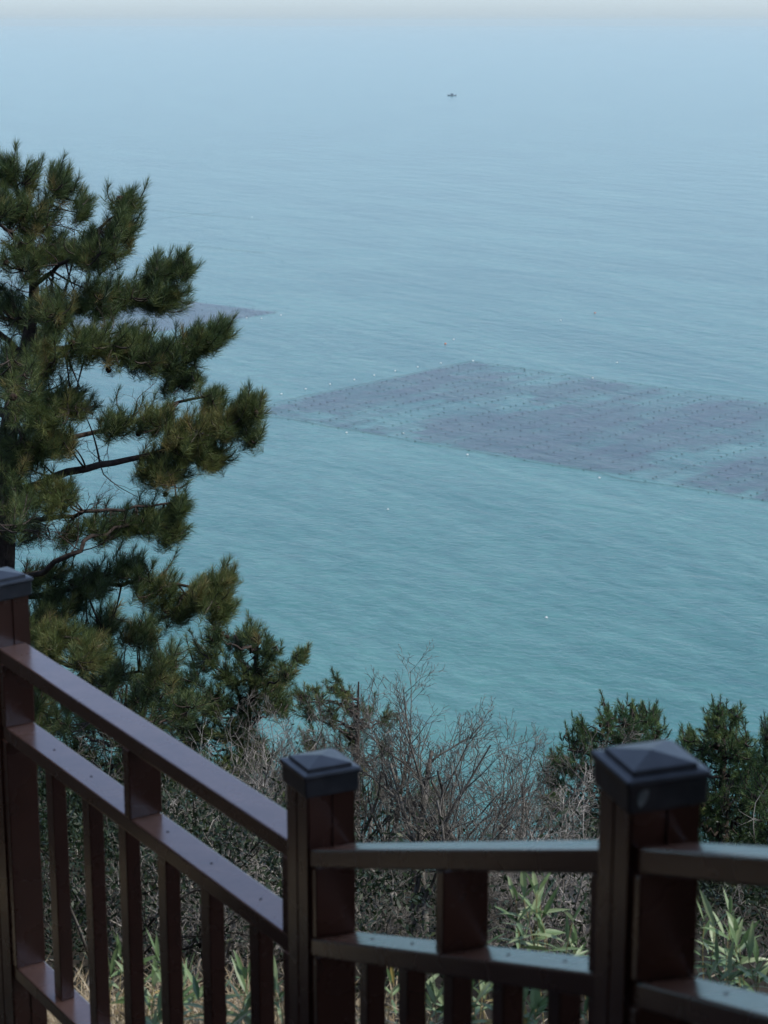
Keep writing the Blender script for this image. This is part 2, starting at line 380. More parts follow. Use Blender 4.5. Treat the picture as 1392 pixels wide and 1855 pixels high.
scm = bpy.data.meshes.new('screw'); bm = bmesh.new()
bmesh.ops.create_cone(bm, cap_ends=True, segments=12, radius1=0.0038, radius2=0.003, depth=0.002); bm.to_mesh(scm); bm.free(); scm.materials.append(M['screw_metal'])
PW = 0.050
secs = [(0, 1, 0.2266, [.187, .323, .449, .577, .708, .845]), (1, 2, 0.204, [.215, .365, .518, .669, .82]), (2, 3, 0.209, [.215, .365, .518, .669, .82]), (4, 0, 0.2266, [.187, .323, .449, .577, .708, .845])]
RW = [0.0435, 0.048, 0.042, 0, 0.0435]
for (i, j, sep, ts) in secs:
    A, B = posts[i], posts[j]; u = (B-A); L = np.linalg.norm(u); u = u/L; n = np.array([-u[1], u[0]])
    zA, zB = CAMH-drops[i], CAMH-drops[j]
    zt = lambda q: zA + (zB-zA)*(np.dot(q-A, u)/L)
    S = A + u*0.052; E = B - u*0.052; rw = RW[i]
    def bar(name, top_off, th, w_, parent=None, s=S, e=E, bev=0.0045):
        a, b_ = zt(s)-top_off, zt(e)-top_off
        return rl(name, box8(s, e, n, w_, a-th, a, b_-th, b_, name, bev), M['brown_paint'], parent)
    bar('top_rail', 0.0, TR, rw)
    mid = bar('middle_rail', sep, TR, rw)
    bar('bottom_rail', 0.965, TR, rw)
    def vert(name, t, l, w_, off0, off1, bev=0.003):
        q = A + u*(t*L); s, e = q-u*l/2, q+u*l/2
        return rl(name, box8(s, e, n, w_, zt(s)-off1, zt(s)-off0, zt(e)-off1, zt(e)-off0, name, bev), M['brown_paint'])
    vert('spacer_block', 0.5 if i == 0 else .53, 0.034, 0.0455, TR+.0005, sep-.0005)
    for t_ in ((0.056+0.018)/L, 1-(0.056+0.018)/L):
        vert('spacer_block', t_, 0.033, 0.0455, TR+.0005, sep-.0005)
        vert('end_stile', t_, 0.033, 0.0455, sep+TR+.0005, 0.9645)
    for t_ in ts:
        vert('baluster', t_, 0.046, 0.0205, sep+TR+.0005, 0.9645)
        q = A + u*(t_*L)
        s = link('screw', scm, None, mid); s.location = (q[0]-RL[0], q[1]-RL[1], zt(q)-sep+0.0004-RL[2])

# decks and steps; unseen shelter shaped to keep sun and sky off the railing
def slab(name, pts, z0, z1, m, parent=None):
    bm = bmesh.new(); lo = [bm.verts.new((x, y, z0)) for x, y in pts]; hi = [bm.verts.new((x, y, z1)) for x, y in pts]
    k = len(pts)
    for i in range(k): bm.faces.new((lo[i], lo[(i+1) % k], hi[(i+1) % k], hi[i]))
    bm.faces.new(hi); bm.faces.new(list(reversed(lo))); bmesh.ops.recalc_face_normals(bm, faces=bm.faces)
    me = bpy.data.meshes.new(name); bm.to_mesh(me); bm.free(); return link(name, me, m, parent)
dk = empty('viewing_deck', (0, 0, CAMH-1.6)); tag(dk, 'brown boarded viewing deck and steps behind the railing', 'deck')
for k in range(24):      # lower landing boards
    y0 = 3.45 + k*0.0 ; x0 = -4.2 + k*0.16
    x1 = x0+0.154
    yb = 3.50 if x1 < -0.25 else 3.42
    def yt(x): return 4.85 + (x+0.987)*(-1.37) - 0.10 if x > -0.987 else 4.85 - 0.10 - (x+0.987)*0.3
    if x1 > -0.3: break
    slab('deck_board', [(x0, 2.5), (x1, 2.5), (x1, yt(x1)), (x0, yt(x0))], -1.15, -1.10, M['deck_board'], dk)
for k in range(5):
    y0 = 2.5 - k*0.30
    slab('step', [(-1.9, y0-0.30), (0.28+k*0.05, y0-0.30), (0.22+k*0.05, y0), (-1.9, y0)], -1.13+0.185*k, -0.94+0.185*k-.002*k, M['deck_board'], dk)
slab('upper_floor', [(-5, -4.2), (5, -4.2), (5, 0.6), (0.55, 0.98), (-5, 0.98)], -0.12, 0.0, M['deck_board'], dk)
sh = empty('deck_shelter', (0, 0, CAMH-1.6)); tag(sh, 'timber roofed shelter over the viewing deck', 'shelter')
slab('roof', [(-3.35, -4.5), (6.5, -4.5), (6.5, 5.35), (0.95, 5.35), (0.95, 1.6), (-3.35, 1.6)], 2.75, 2.95, M['roof_timber'], sh)  # unseen, its right wing shaped to block the sun on the rails
slab('wall', [(-3.35, -4.4), (6.4, -4.4), (6.4, -4.25), (-3.35, -4.25)], 0.0, 2.75, M['roof_timber'], sh)  # unseen, added at the back to darken the rail faces
slab('wall', [(-3.35, -4.25), (-3.2, -4.25), (-3.2, 8.0), (-3.35, 8.0)], -3.5, 4.6, M['roof_timber'], sh)  # tall and unseen, added on the left to darken the rail faces
for (x, y) in ((5.6, -4), (4.9, 4.8)):
    slab('column', [(x-.08, y-.08), (x+.08, y-.08), (x+.08, y+.08), (x-.08, y+.08)], -2.6, 2.75, M['roof_timber'], sh)

# ---------------------------------------------------------------- pines
def grow(P0, D0, L0, R0, levels, rg, seg=(9, 7, 6, 5, 4), kids=(5, 5, 4, 3), ratio=(.62, .58, .55, .5), ang=(35, 38, 40, 40), up=.25, wig=.16, rr=.55, rmin=.0017):
    """vectorised branching. returns list of (pts, radii)"""
    out = []; Pp, D, L, Rr = P0, D0, L0, R0
    for lv in range(levels):
        m_ = seg[lv]; n = len(Pp); pts = np.zeros((n, m_, 3)); pts[:, 0] = Pp; d = D.copy(); dd = [d]
        for i in range(1, m_):
            d = unit(d + rg.normal(0, wig, d.shape) + np.array([0, 0, up])*(0.35 if lv == 0 else .6)/m_*4*.5)
            pts[:, i] = pts[:, i-1] + d*(L/(m_-1))[:, None]; dd.append(d)
        dd = np.stack(dd, 1)
        tap = np.linspace(1, 0.30 if lv < levels-1 else .45, m_)
        rad = Rr[:, None]*tap[None]; out.append((pts, rad, 8 if lv == 0 else (6 if lv == 1 else (4 if lv == 2 else 3))))
        if lv == levels-1: break
        c = kids[lv]; idx = np.repeat(np.arange(n), c)
        tpos = (np.tile(np.arange(c), n)+rg.random(n*c))/c; tpos = 0.22 + tpos*0.78
        fi = tpos*(m_-1); i0 = np.minimum(fi.astype(int), m_-2); fr = (fi-i0)[:, None]
        Pn = pts[idx, i0]*(1-fr)+pts[idx, i0+1]*fr; Dn = dd[idx, i0]
        rnd = unit(rg.normal(size=Dn.shape)); perp = unit(rnd-Dn*np.sum(rnd*Dn, 1, keepdims=True))
        a = np.radians(ang[lv]+rg.normal(0, 10, n*c))*(1-.35*(tpos > .95))
        Dn = unit(Dn*np.cos(a)[:, None]+perp*np.sin(a)[:, None])
        Ln = L[idx]*ratio[lv]*(1.15-.55*tpos)*rg.uniform(.7, 1.2, n*c)
        rp = Rr[idx]*(1-(1-tap[-1])*tpos)
        Pp, D, L, Rr = Pn, Dn, Ln, np.maximum(rp*rr, rmin)
    return out
def bez(A, C, B, n):
    s = np.linspace(0, 1, n)[None, :, None]
    return (1-s)**2*A[:, None] + 2*s*(1-s)*C[:, None] + s*s*B[:, None]
def cone_mesh():
    bm = bmesh.new(); rings = []; n = 8
    for i in range(9):
        f = i/8; r_ = 0.021*math.sin(math.pi*min(1, f*0.9+0.12))**0.8*(1.12 if i % 2 else 0.84)
        ring = [bm.verts.new((r_*math.cos(2*math.pi*(k+.5*(i % 2))/n), r_*math.sin(2*math.pi*(k+.5*(i % 2))/n), f*0.05)) for k in range(n)]
        rings.append(ring)
    for i in range(8):
        for k in range(n): bm.faces.new((rings[i][k], rings[i][(k+1) % n], rings[i+1][(k+1) % n], rings[i+1][k]))
    bm.faces.new(rings[-1]); bm.faces.new(list(reversed(rings[0])))
    me = bpy.data.meshes.new('cone'); bm.to_mesh(me); bm.free(); me.materials.append(M['cone_wood']); return me
CONE = cone_mesh()

def needles(acc, tips, dirs, foll, nl, count, wid, rg, tint, a0=22, a1=72):
    n = len(tips); T = np.repeat(tips, count, 0); D = np.repeat(dirs, count, 0)
    s = rg.random(n*count)**1.2                 # 0 at the tip
    base = T - D*(s*foll)[:, None]
    rnd = unit(rg.normal(size=(n*count, 3))); perp = unit(rnd - D*np.sum(rnd*D, 1, keepdims=True))
    ang = np.radians(a0 + (a1-a0)*s**0.7 + rg.normal(0, 7, n*count))
    nd = D*np.cos(ang)[:, None] + perp*np.sin(ang)[:, None]
    nd = unit(nd + np.array([0, 0, 0.10]))
    ln = nl*rg.uniform(0.7, 1.12, n*count)*(1-0.15*s)
    side = unit(np.cross(nd, unit(rg.normal(size=nd.shape))))*wid/2
    mid = base + nd*(ln*0.55)[:, None]
    tip = base + nd*ln[:, None] + np.array([0, 0, -0.06])*ln[:, None]
    V = np.stack([base-side, base+side, mid+side*0.9, mid-side*0.9, tip], 1).reshape(-1, 3)
    i = np.arange(n*count)*5
    q = np.stack([i, i+1, i+2, i+3], 1); tr = np.stack([i+3, i+2, i+4], 1)
    tn = np.clip(np.repeat(tint, count)[:, None] + rg.normal(0, .06, (n*count, 1)) , 0, 1)
    acc.add(V, [q, tr], np.repeat(tn, 5, 1).ravel())

def pine(label, Z, trunk, limbs, pads, nl=0.092, count=100, wid=0.0020, foll=0.13, seed=1, dens=1.0, cones=30,
         group=None, needle_mat='black_pine_needles', bark='pine_bark', name='pine_tree', zscale=1.0):
    """trunk: [(px,py,dz,r)]; limbs: [([(px,py,dz)...], r0)]; pads: (px,py,rx,ry,dz,rd,n,tint)"""
    rg = np.random.default_rng(seed); k = Z/FPX
    tp = np.array([P(x, y, Z+dz) for x, y, dz, r in trunk]); tr_ = np.array([q[3] for q in trunk])
    b0 = tp[0].copy(); gz = float(ground(b0[0], b0[1])); 
    tp = np.vstack([[b0[0]+(b0[0]-tp[1][0])*.3, b0[1], gz-0.2], tp]) if b0[2] > gz else tp
    if len(tp) > len(tr_): tr_ = np.concatenate([[tr_[0]*1.25], tr_])
    root = empty(name, (tp[0][0], tp[0][1], gz)); tag(root, label, 'tree', group); O = np.array(root.location)
    wood = Acc()
    n = 40; tl = polyline(tp, n); rad = np.interp(np.linspace(0, 1, n), np.linspace(0, 1, len(tr_)), tr_)
    V, F = tubes(tl[None]-O, rad[None], 10); wood.add(V, F)
    samp = [tl]; srad = [rad]
    for pts, r0 in limbs:
        lp = polyline([P(x, y, Z+dz) for x, y, dz in pts], 16)
        lp[1:-1] += rg.normal(0, 0.012*Z/14, (14, 3))
        lr = np.linspace(r0, r0*0.3, 16); V, F = tubes(lp[None]-O, lr[None], 7); wood.add(V, F); samp.append(lp); srad.append(lr)
    SAMP = np.concatenate(samp)
    fol = Acc(); alltips = []; alldirs = []
    for (px, py, rx, ry, dz, rd, ns, tn) in pads:
        if Z < 15 and rx > 30 and px > 0: ry *= .85
        c = P(px, py, Z+dz); ns = max(4, int(ns*dens)); sub = max(3, ns//9)
        def inside(m_, f=1.0):
            q = unit(rg.normal(size=(m_, 3)))*(rg.random((m_, 1))**(1/2.6))*f*rg.uniform(.72, 1.2, (m_, 1))
            q[:, 2] += 0.1
            return c + q*np.array([rx*k, rd, ry*k])
        ends = inside(sub, 0.8)
        d = np.linalg.norm(SAMP[None]-ends[:, None], axis=2); at_ = SAMP[np.argmin(d, 1)]
        ctl = at_*0.45 + ends*0.55 + np.array([0, 0, -0.10])*np.linalg.norm(ends-at_, axis=1, keepdims=True) + rg.normal(0, .03, ends.shape)
        sb = bez(at_, ctl, ends, 8); L = np.linalg.norm(ends-at_, axis=1)
        rr_ = np.linspace(1, 0.28, 8)[None]*np.clip(0.006+0.006*L, 0.006, 0.014)[:, None]
        V, F = tubes(sb-O, rr_, 5); wood.add(V, F)
        sp = sb[:, 2:].reshape(-1, 3)
        tips = inside(ns)
        d = np.linalg.norm(sp[None]-tips[:, None], axis=2); a_ = sp[np.argmin(d, 1)]
        # keep shoots within reach of their branchlet
        v = tips-a_; L = np.linalg.norm(v, axis=1, keepdims=True); tips = a_ + v*np.minimum(1, 0.55/np.maximum(L, 1e-6))
        ax = tl[np.argmin(np.abs(tl[:, 2]-c[2]))]
        out = unit((tips-ax)*np.array([1, 1, .3])+1e-6)
        dr = unit(unit(tips-a_+1e-6)*0.55 + np.array([0, 0, 0.62]) + out*0.35 + rg.normal(0, .22, tips.shape))
        L = np.linalg.norm(tips-a_, axis=1)
        ctl = tips - dr*np.maximum(0.10, L*0.5)[:, None]
        tw = bez(a_, ctl, tips, 5); V, F = tubes(tw-O, np.linspace(.0055, .003, 5)[None].repeat(ns, 0), 4); wood.add(V, F)
        needles(fol, tips-O, dr, foll, nl, count, wid, rg, np.where(rg.random(ns) < .035, 1.0, np.clip(tn + rg.normal(0, .16, ns), 0, 1)))
        alltips.append(tips); alldirs.append(dr)
        # upright leading shoots standing proud of the bough
        nf = max(2, ns//9); bt_ = c + np.stack([rg.uniform(-1, 1, nf)*rx*k, rg.normal(0, .6, nf)*rd, ry*k*rg.uniform(.3, .95, nf)], 1)
        d = np.linalg.norm(sp[None]-bt_[:, None], axis=2); a_ = sp[np.argmin(d, 1)]
        dv = unit(np.array([0, 0, 1.0]) + out[rg.integers(0, ns, nf)]*.35 + rg.normal(0, .12, (nf, 3)))
        tips = bt_ + dv*(nl*rg.uniform(.1, 1.0, nf))[:, None]
        tw = bez(a_, bt_-dv*.1, tips, 6); V, F = tubes(tw-O, np.linspace(.007, .003, 6)[None].repeat(nf, 0), 4); wood.add(V, F)
        needles(fol, tips-O, dv, foll*1.15, nl*.95, int(count*1.2), wid, rg, np.clip(tn + rg.normal(0, .14, nf), 0, 1), a0=18, a1=66)
    if Z < 16:      # thin dead twigs along the limbs
        nd_ = 150; ci_ = np.arange(len(SAMP)); ci_ = ci_[(ci_ < 30) | ((ci_ >= 40) & ((ci_-40) % 16 < 9))]; qi = rg.choice(ci_, nd_); g_ = grow(SAMP[qi]-O, unit(rg.normal(0, 1, (nd_, 3))*np.array([1, 1, .5])), rg.uniform(.2, .5, nd_), np.full(nd_, .005), 3, rg, seg=(7, 6, 5), kids=(4, 3), ratio=(.6, .55), wig=.22, up=.05)
        for pts_, rad_, s__ in g_: V, F = tubes(pts_, rad_, min(s__, 5)); wood.add(V, F)
    link('trunk', wood.mesh('trunk'), M[bark], root)
    link('crown', fol.mesh('crown', False), M[needle_mat], root)
    T = np.concatenate(alltips); D = np.concatenate(alldirs)
    if cones:
        px, py = PROJ(T); ok = np.where((px > -60) & (px < 1450))[0]
        # favour the upper outer shoots of the side that faces out
        sel = rg.choice(ok, min(cones, len(ok)), replace=False)
        for q in sel:
            co = link('cone', CONE, None, root); p_ = T[q]-D[q]*foll*rg.uniform(.5, 1.0)+rg.normal(0, .015, 3)-O
            co.location = p_; co.rotation_euler = Vector(rg.normal(0, 1, 3)*.6+D[q]).to_track_quat('Z', 'Y').to_euler()
            s_ = rg.uniform(.8, 1.15)*(1 if Z < 16 else 1.2); co.scale = (s_, s_, s_)
    return root

# ---- the big black pine on the left
trunk = [(-14, 1400, 0, .150), (-8, 1150, 0, .125), (2, 980, 0, .105), (6, 880, 0, .088), (22, 740, 0, .058), (52, 610, 0, .046), (62, 520, 0, .036), (50, 430, .05, .026), (30, 340, .05, .018), (14, 290, 0, .010)]
limbs = [
 ([(10, 905, 0), (100, 865, -.15), (180, 842, -.2), (262, 826, -.1), (360, 800, 0), (440, 760, .05)], .034),
 ([(14, 840, 0), (110, 800, .5), (220, 770, .7), (330, 730, .6), (390, 705, .5)], .024),
 ([(45, 660, 0), (130, 625, -.3), (230, 640, -.4), (320, 640, -.4), (400, 605, -.3)], .024),
 ([(56, 575, 0), (120, 560, .3), (200, 540, .5), (290, 500, .5), (340, 470, .4)], .022),
 ([(60, 520, 0), (120, 470, -.3), (180, 420, -.4), (240, 370, -.3)], .018),
 ([(52, 440, 0), (90, 380, .2), (115, 310, .2)], .013),
 ([(5, 960, 0), (90, 935, -.3), (200, 925, -.4), (320, 910, -.3)], .022),
 ([(0, 1040, 0), (60, 1040, -.5), (130, 1000, -.7), (190, 960, -.6), (300, 955, -.4)], .026),
 ([(-4, 1090, 0), (90, 1075, .2), (200, 1060, .3), (300, 1055, .3), (410, 1085, .2)], .026),
 ([(-6, 1130, 0), (80, 1150, -.6), (180, 1170, -.9)], .022),
 ([(-8, 1190, 0), (80, 1190, .5), (200, 1220, .8), (320, 1210, .9)], .022),
 ([(20, 760, 0), (-80, 700, .3), (-220, 640, .4)], .03), ([(40, 640, 0), (-60, 560, -.3), (-180, 480, -.5)], .024),
 ([(6, 900, 0), (-120, 870, -.4), (-300, 830, -.5)], .034), ([(0, 1000, 0), (-140, 1020, .4), (-320, 980, .8)], .032),
 ([(55, 460, 0), (0, 400, -.4), (-60, 350, -.6)], .016),
 ([(40, 680, 0), (60, 660, .9), (100, 620, 1.8)], .024), ([(30, 720, 0), (10, 720, -.8), (30, 700, -1.5)], .02),
 ([(10, 860, 0), (40, 840, 1.2), (60, 820, 2.0)], .026), ([(5, 960, 0), (20, 960, -.9), (40, 950, -1.6)], .022)]
pads = [ # px, py, rx, ry, dz, depth radius m, shoots, tint
 (12, 312, 26, 34, 0, .25, 34, .45), (60, 325, 18, 30, .1, .2, 18, .5), (112, 335, 32, 40, .15, .3, 42, .45), (150, 372, 22, 28, .2, .25, 22, .45), (70, 390, 45, 40, 0, .4, 44, .45), (15, 380, 40, 50, -.2, .4, 46, .4),
 (228, 368, 32, 26, -.3, .25, 34, .45), (222, 420, 34, 40, -.3, .3, 52, .5), (180, 458, 55, 42, -.4, .4, 72, .5), (110, 460, 45, 40, .2, .4, 50, .4), (40, 470, 46, 48, -.3, .5, 54, .5),
 (335, 482, 24, 26, .4, .25, 28, .45), (295, 492, 34, 30, .5, .3, 42, .45), (255, 535, 60, 36, .5, .4, 74, .45), (310, 545, 36, 38, .4, .3, 46, .5), (180, 545, 50, 44, .1, .5, 66, .4),
 (100, 560, 42, 44, -.5, .5, 52, .55), (20, 560, 40, 50, .3, .5, 44, .4),
 (402, 598, 26, 22, -.3, .22, 34, .5), (362, 622, 42, 32, -.4, .3, 56, .5), (300, 652, 60, 42, -.4, .4, 90, .5), (330, 690, 40, 22, -.2, .3, 34, .45), (230, 630, 52, 46, -.3, .5, 76, .5), (165, 625, 46, 40, -.5, .4, 56, .6), (80, 650, 42, 46, -.6, .5, 54, .6), (10, 665, 40, 46, .2, .5, 42, .45),
 (458, 740, 26, 32, .05, .25, 46, .6), (462, 790, 18, 14, 0, .2, 16, .5), (385, 722, 26, 22, .3, .25, 32, .55), (410, 765, 46, 40, .05, .35, 76, .65), (345, 795, 55, 48, 0, .4, 104, .7), (300, 850, 52, 40, -.1, .4, 86, .65), (390, 830, 34, 30, .1, .3, 44, .65), (285, 760, 46, 30, .5, .4, 50, .6), (215, 765, 42, 32, .5, .4, 44, .5),
 (130, 735, 50, 34, -.4, .5, 60, .65), (60, 745, 44, 40, -.7, .5, 58, .55), (100, 795, 44, 34, -.5, .4, 56, .6), (40, 830, 46, 46, -.6, .5, 66, .5), (105, 900, 40, 34, -.6, .35, 46, .7), (40, 905, 34, 30, -.7, .4, 32, .55),
 (328, 915, 20, 20, -.3, .2, 24, .45), (270, 942, 48, 30, -.35, .35, 62, .5), (190, 952, 44, 24, -.4, .35, 44, .4), (315, 962, 28, 20, -.3, .25, 26, .5), (130, 965, 26, 16, -.3, .3, 16, .4), (60, 960, 30, 24, .3, .3, 16, .6),
 (240, 1030, 40, 24, .3, .3, 40, .4), (290, 1060, 44, 28, .3, .35, 46, .55), (380, 1072, 42, 32, .2, .35, 70, .65), (412, 1050, 16, 14, .2, .2, 16, .7), (405, 1105, 24, 20, .2, .25, 28, .65), (330, 1100, 44, 26, .3, .35, 44, .6), (170, 1055, 52, 34, .2, .4, 64, .4), (90, 1045, 42, 26, -.2, .4, 36, .4), (110, 1095, 56, 34, 0, .4, 60, .45),
 (100, 1150, 50, 26, -.7, .35, 60, .66), (160, 1185, 46, 24, -.9, .35, 56, .68), (75, 1200, 40, 26, -.5, .35, 34, .7), (190, 1130, 50, 34, .6, .4, 52, .45), (260, 1140, 50, 34, .8, .4, 50, .45), (60, 1130, 34, 30, -.4, .4, 24, .75), (200, 1215, 56, 30, .8, .4, 42, .5), (300, 1200, 56, 34, .9, .4, 44, .5), (60, 1270, 60, 40, .4, .5, 44, .55), (150, 1290, 60, 40, .8, .5, 40, .5),
 # side and back of the crown that the picture does not show
 (-70, 380, 60, 50, -.4, .5, 36, .45), (-60, 520, 60, 60, -.5, .6, 40, .45), (-170, 480, 70, 50, -.5, .6, 40, .45), (-190, 640, 90, 50, .4, .6, 46, .45), (-80, 700, 70, 50, .3, .6, 36, .45), (-270, 820, 90, 50, -.5, .6, 46, .45), (-140, 880, 80, 50, -.4, .6, 40, .45), (-300, 970, 100, 50, .8, .6, 44, .45), (-150, 1040, 90, 50, .5, .6, 40, .45),
 (70, 600, 70, 50, 1.8, .6, 44, .45), (60, 800, 80, 50, 2.0, .7, 50, .45), (20, 690, 60, 50, -1.4, .4, 24, .5), (20, 940, 50, 30, -1.5, .4, 14, .5)]
pine('tall dark pine with long needle tufts and layered boughs at the left edge', 14.0, trunk, limbs, pads, seed=11, dens=1.1, cones=58)

# ---- further pines
def auto_pine(label, Z, top, basex, outline, seed, tint=.45, dens=1.0, nl=.07, count=60, foll=.12, cones=0, group='young pines on the slope below the deck', wid=.0032, needle_mat='far_pine_needles', yb=1640, depth=1.0):
    """outline: pads (px,py,rx,ry) in the picture; extra pads are added behind for depth"""
    rg = np.random.default_rng(seed); k = Z/FPX
    tx, ty = top; h = (yb-ty)
    trunk = [(basex + (tx-basex)*s, yb - h*s, 0, .07*(1-s)+.008) for s in np.linspace(0, 1, 7)]
    limbs = []; pads = []
    for (x, y, rx, ry, *n) in outline:
        if Z > 15.8 and seed in (24, 25, 26) and rx > 14: rx *= 1.2; ry *= 1.15
        s = min(.95, max(.03, (yb-(y+ry*1.5))/h)); ax = basex+(tx-basex)*s; ay = yb-h*s
        dz = rg.uniform(-.5, .5)*depth
        limbs.append(([(ax, ay, 0), ((ax+x)/2, (ay+y+ry*.6)/2+4, dz*.6), (x, y+ry*.3, dz)], .016))
        area = rx*ry*k*k
        pads.append((x, y, rx, ry, dz, max(.25, .5*(rx+ry)*k), int(area*800)+8, tint+rg.normal(0, .1)))
        if rg.random() < .5:
            dz2 = rg.uniform(.7, 1.4)*depth
            limbs.append(([(ax, ay, 0), ((ax+x)/2, (ay+y)/2, dz2*.6), (x, y+ry*.3, dz2)], .014))
            pads.append((x+rg.uniform(-15, 15), y+ry*.3, rx*.9, ry*.9, dz2, .4, int(area*350)+4, tint))
    return pine(label, Z, trunk, limbs, pads, nl=nl, count=count, wid=wid, foll=foll, seed=seed, dens=dens, cones=cones, group=group, needle_mat=needle_mat)

auto_pine('bushy green pine with dark cones at its tips, right of the tall pine', 18.0, (470, 1150), 400,
 [(545, 1188, 15, 16), (520, 1215, 22, 20), (490, 1180, 26, 26), (460, 1150, 26, 26), (430, 1170, 26, 30), (505, 1240, 26, 18), (470, 1225, 34, 28), (420, 1225, 36, 30), (370, 1190, 34, 30), (390, 1145, 20, 22), (330, 1240, 40, 32), (380, 1270, 44, 30), (450, 1275, 44, 26), (500, 1275, 28, 20), (300, 1290, 40, 30), (350, 1330, 50, 34), (430, 1330, 46, 34), (260, 1240, 34, 30), (230, 1290, 40, 34), (250, 1350, 46, 36), (320, 1390, 50, 36), (410, 1400, 50, 36), (470, 1370, 36, 34)],
 21, tint=.45, cones=34, nl=.085, dens=1.5, group=None, needle_mat='black_pine_needles')
auto_pine('small ragged pine half hidden by bare twigs, just left of the middle of the shore', 20.5, (650, 1235), 640,
 [(545, 1262, 20, 14), (575, 1252, 26, 18), (605, 1240, 20, 16), (620, 1262, 18, 22), (560, 1290, 30, 18), (600, 1300, 24, 26), (640, 1285, 18, 20), (668, 1290, 14, 12), (700, 1300, 16, 12), (640, 1330, 26, 28), (600, 1360, 28, 30), (650, 1385, 28, 32), (560, 1350, 24, 30), (690, 1360, 16, 16), (540, 1400, 30, 34), (600, 1430, 34, 34), (655, 1450, 28, 34)],
 22, tint=.5, nl=.07, dens=.85, needle_mat='black_pine_needles')
auto_pine('low pine with yellowish needles behind the bare tree crowns, near the middle post', 17.0, (770, 1425), 745,
 [(775, 1430, 22, 14), (745, 1455, 28, 22), (800, 1470, 16, 14), (720, 1490, 26, 26), (770, 1500, 26, 24), (690, 1430, 14, 20), (700, 1520, 30, 30)],
 23, tint=.55, dens=.55, yb=1680)
auto_pine('rounded pine with upright needle candles, directly behind the right post', 17.5, (1145, 1290), 1120,
 [(1100, 1285, 9, 15), (1125, 1288, 8, 13), (1147, 1286, 9, 15), (1170, 1292, 18, 18), (1192, 1295, 14, 22), (1050, 1310, 10, 18), (1095, 1310, 22, 20), (1140, 1320, 30, 22), (1185, 1330, 22, 26), (1040, 1345, 24, 24), (1080, 1350, 32, 26), (1130, 1355, 34, 26), (1180, 1370, 30, 28), (1010, 1375, 24, 20), (1000, 1410, 26, 24), (1050, 1400, 36, 28), (1110, 1405, 40, 30), (1170, 1420, 36, 30), (1000, 1450, 24, 26), (1060, 1455, 36, 30), (1120, 1470, 40, 34), (1180, 1490, 40, 34), (1060, 1520, 46, 34), (1130, 1540, 50, 36)],
 24, tint=.45, cones=8, nl=.055, foll=.16, count=64, dens=1.1)
auto_pine('upright pine with a narrow top, just right of the right post', 17.0, (1310, 1285), 1310,
 [(1305, 1288, 20, 20), (1330, 1298, 20, 20), (1290, 1315, 22, 24), (1320, 1330, 34, 28), (1345, 1335, 16, 24), (1255, 1335, 14, 14), (1240, 1332, 14, 12), (1222, 1395, 32, 30), (1218, 1450, 38, 36), (1370, 1380, 26, 30), (1365, 1440, 30, 34), (1280, 1355, 34, 30), (1330, 1370, 34, 30), (1245, 1370, 22, 22), (1270, 1405, 38, 32), (1330, 1420, 40, 34), (1300, 1460, 44, 36), (1255, 1460, 30, 32), (1290, 1510, 46, 36), (1350, 1500, 34, 36), (1310, 1560, 50, 36), (1240, 1540, 36, 36), (1300, 1610, 50, 36), (1350, 1660, 50, 36)],
 25, tint=.48, cones=4, nl=.055, foll=.16, count=64, dens=1.15)
auto_pine('pine whose dark crown fills the right edge behind the railing', 16.0, (1405, 1330), 1400,
 [(1388, 1335, 12, 20), (1410, 1325, 24, 26), (1385, 1385, 22, 30), (1425, 1380, 36, 32), (1375, 1440, 26, 34), (1420, 1440, 40, 36), (1390, 1500, 38, 36), (1440, 1500, 40, 36), (1370, 1560, 38, 36), (1420, 1570, 44, 36), (1340, 1620, 44, 34), (1400, 1640, 46, 36)],
 26, tint=.42, nl=.055, foll=.16, count=64, dens=1.1, yb=1720)

auto_pine('broad dark pine low behind the left railing, under the boughs of the tall pine', 15.5, (230, 1240), 210,
 [(90, 1240, 46, 30), (180, 1250, 46, 30), (270, 1250, 46, 30), (340, 1280, 40, 30), (90, 1300, 46, 34), (170, 1300, 46, 34), (250, 1320, 50, 34), (60, 1360, 50, 36), (140, 1370, 54, 38), (220, 1390, 54, 38), (300, 1400, 50, 36), (100, 1440, 56, 40), (190, 1460, 56, 40), (280, 1470, 56, 40), (360, 1470, 44, 36), (120, 1520, 56, 40), (230, 1540, 56, 40), (330, 1540, 50, 36), (0, 1330, 50, 40), (10, 1430, 50, 44)],
 27, tint=.45, nl=.08, dens=1.1, yb=1690, group=None, needle_mat='black_pine_needles')
auto_pine('dark pine low behind the bare shrubs, just left of the middle post', 18.0, (470, 1330), 480,
 [(440, 1400, 44, 34), (510, 1430, 40, 34), (560, 1470, 40, 34), (420, 1470, 50, 36), (490, 1500, 50, 36), (560, 1540, 44, 34), (610, 1500, 36, 30), (640, 1560, 40, 30)],
 28, tint=.38, nl=.07, dens=.6, yb=1650, needle_mat='black_pine_needles')
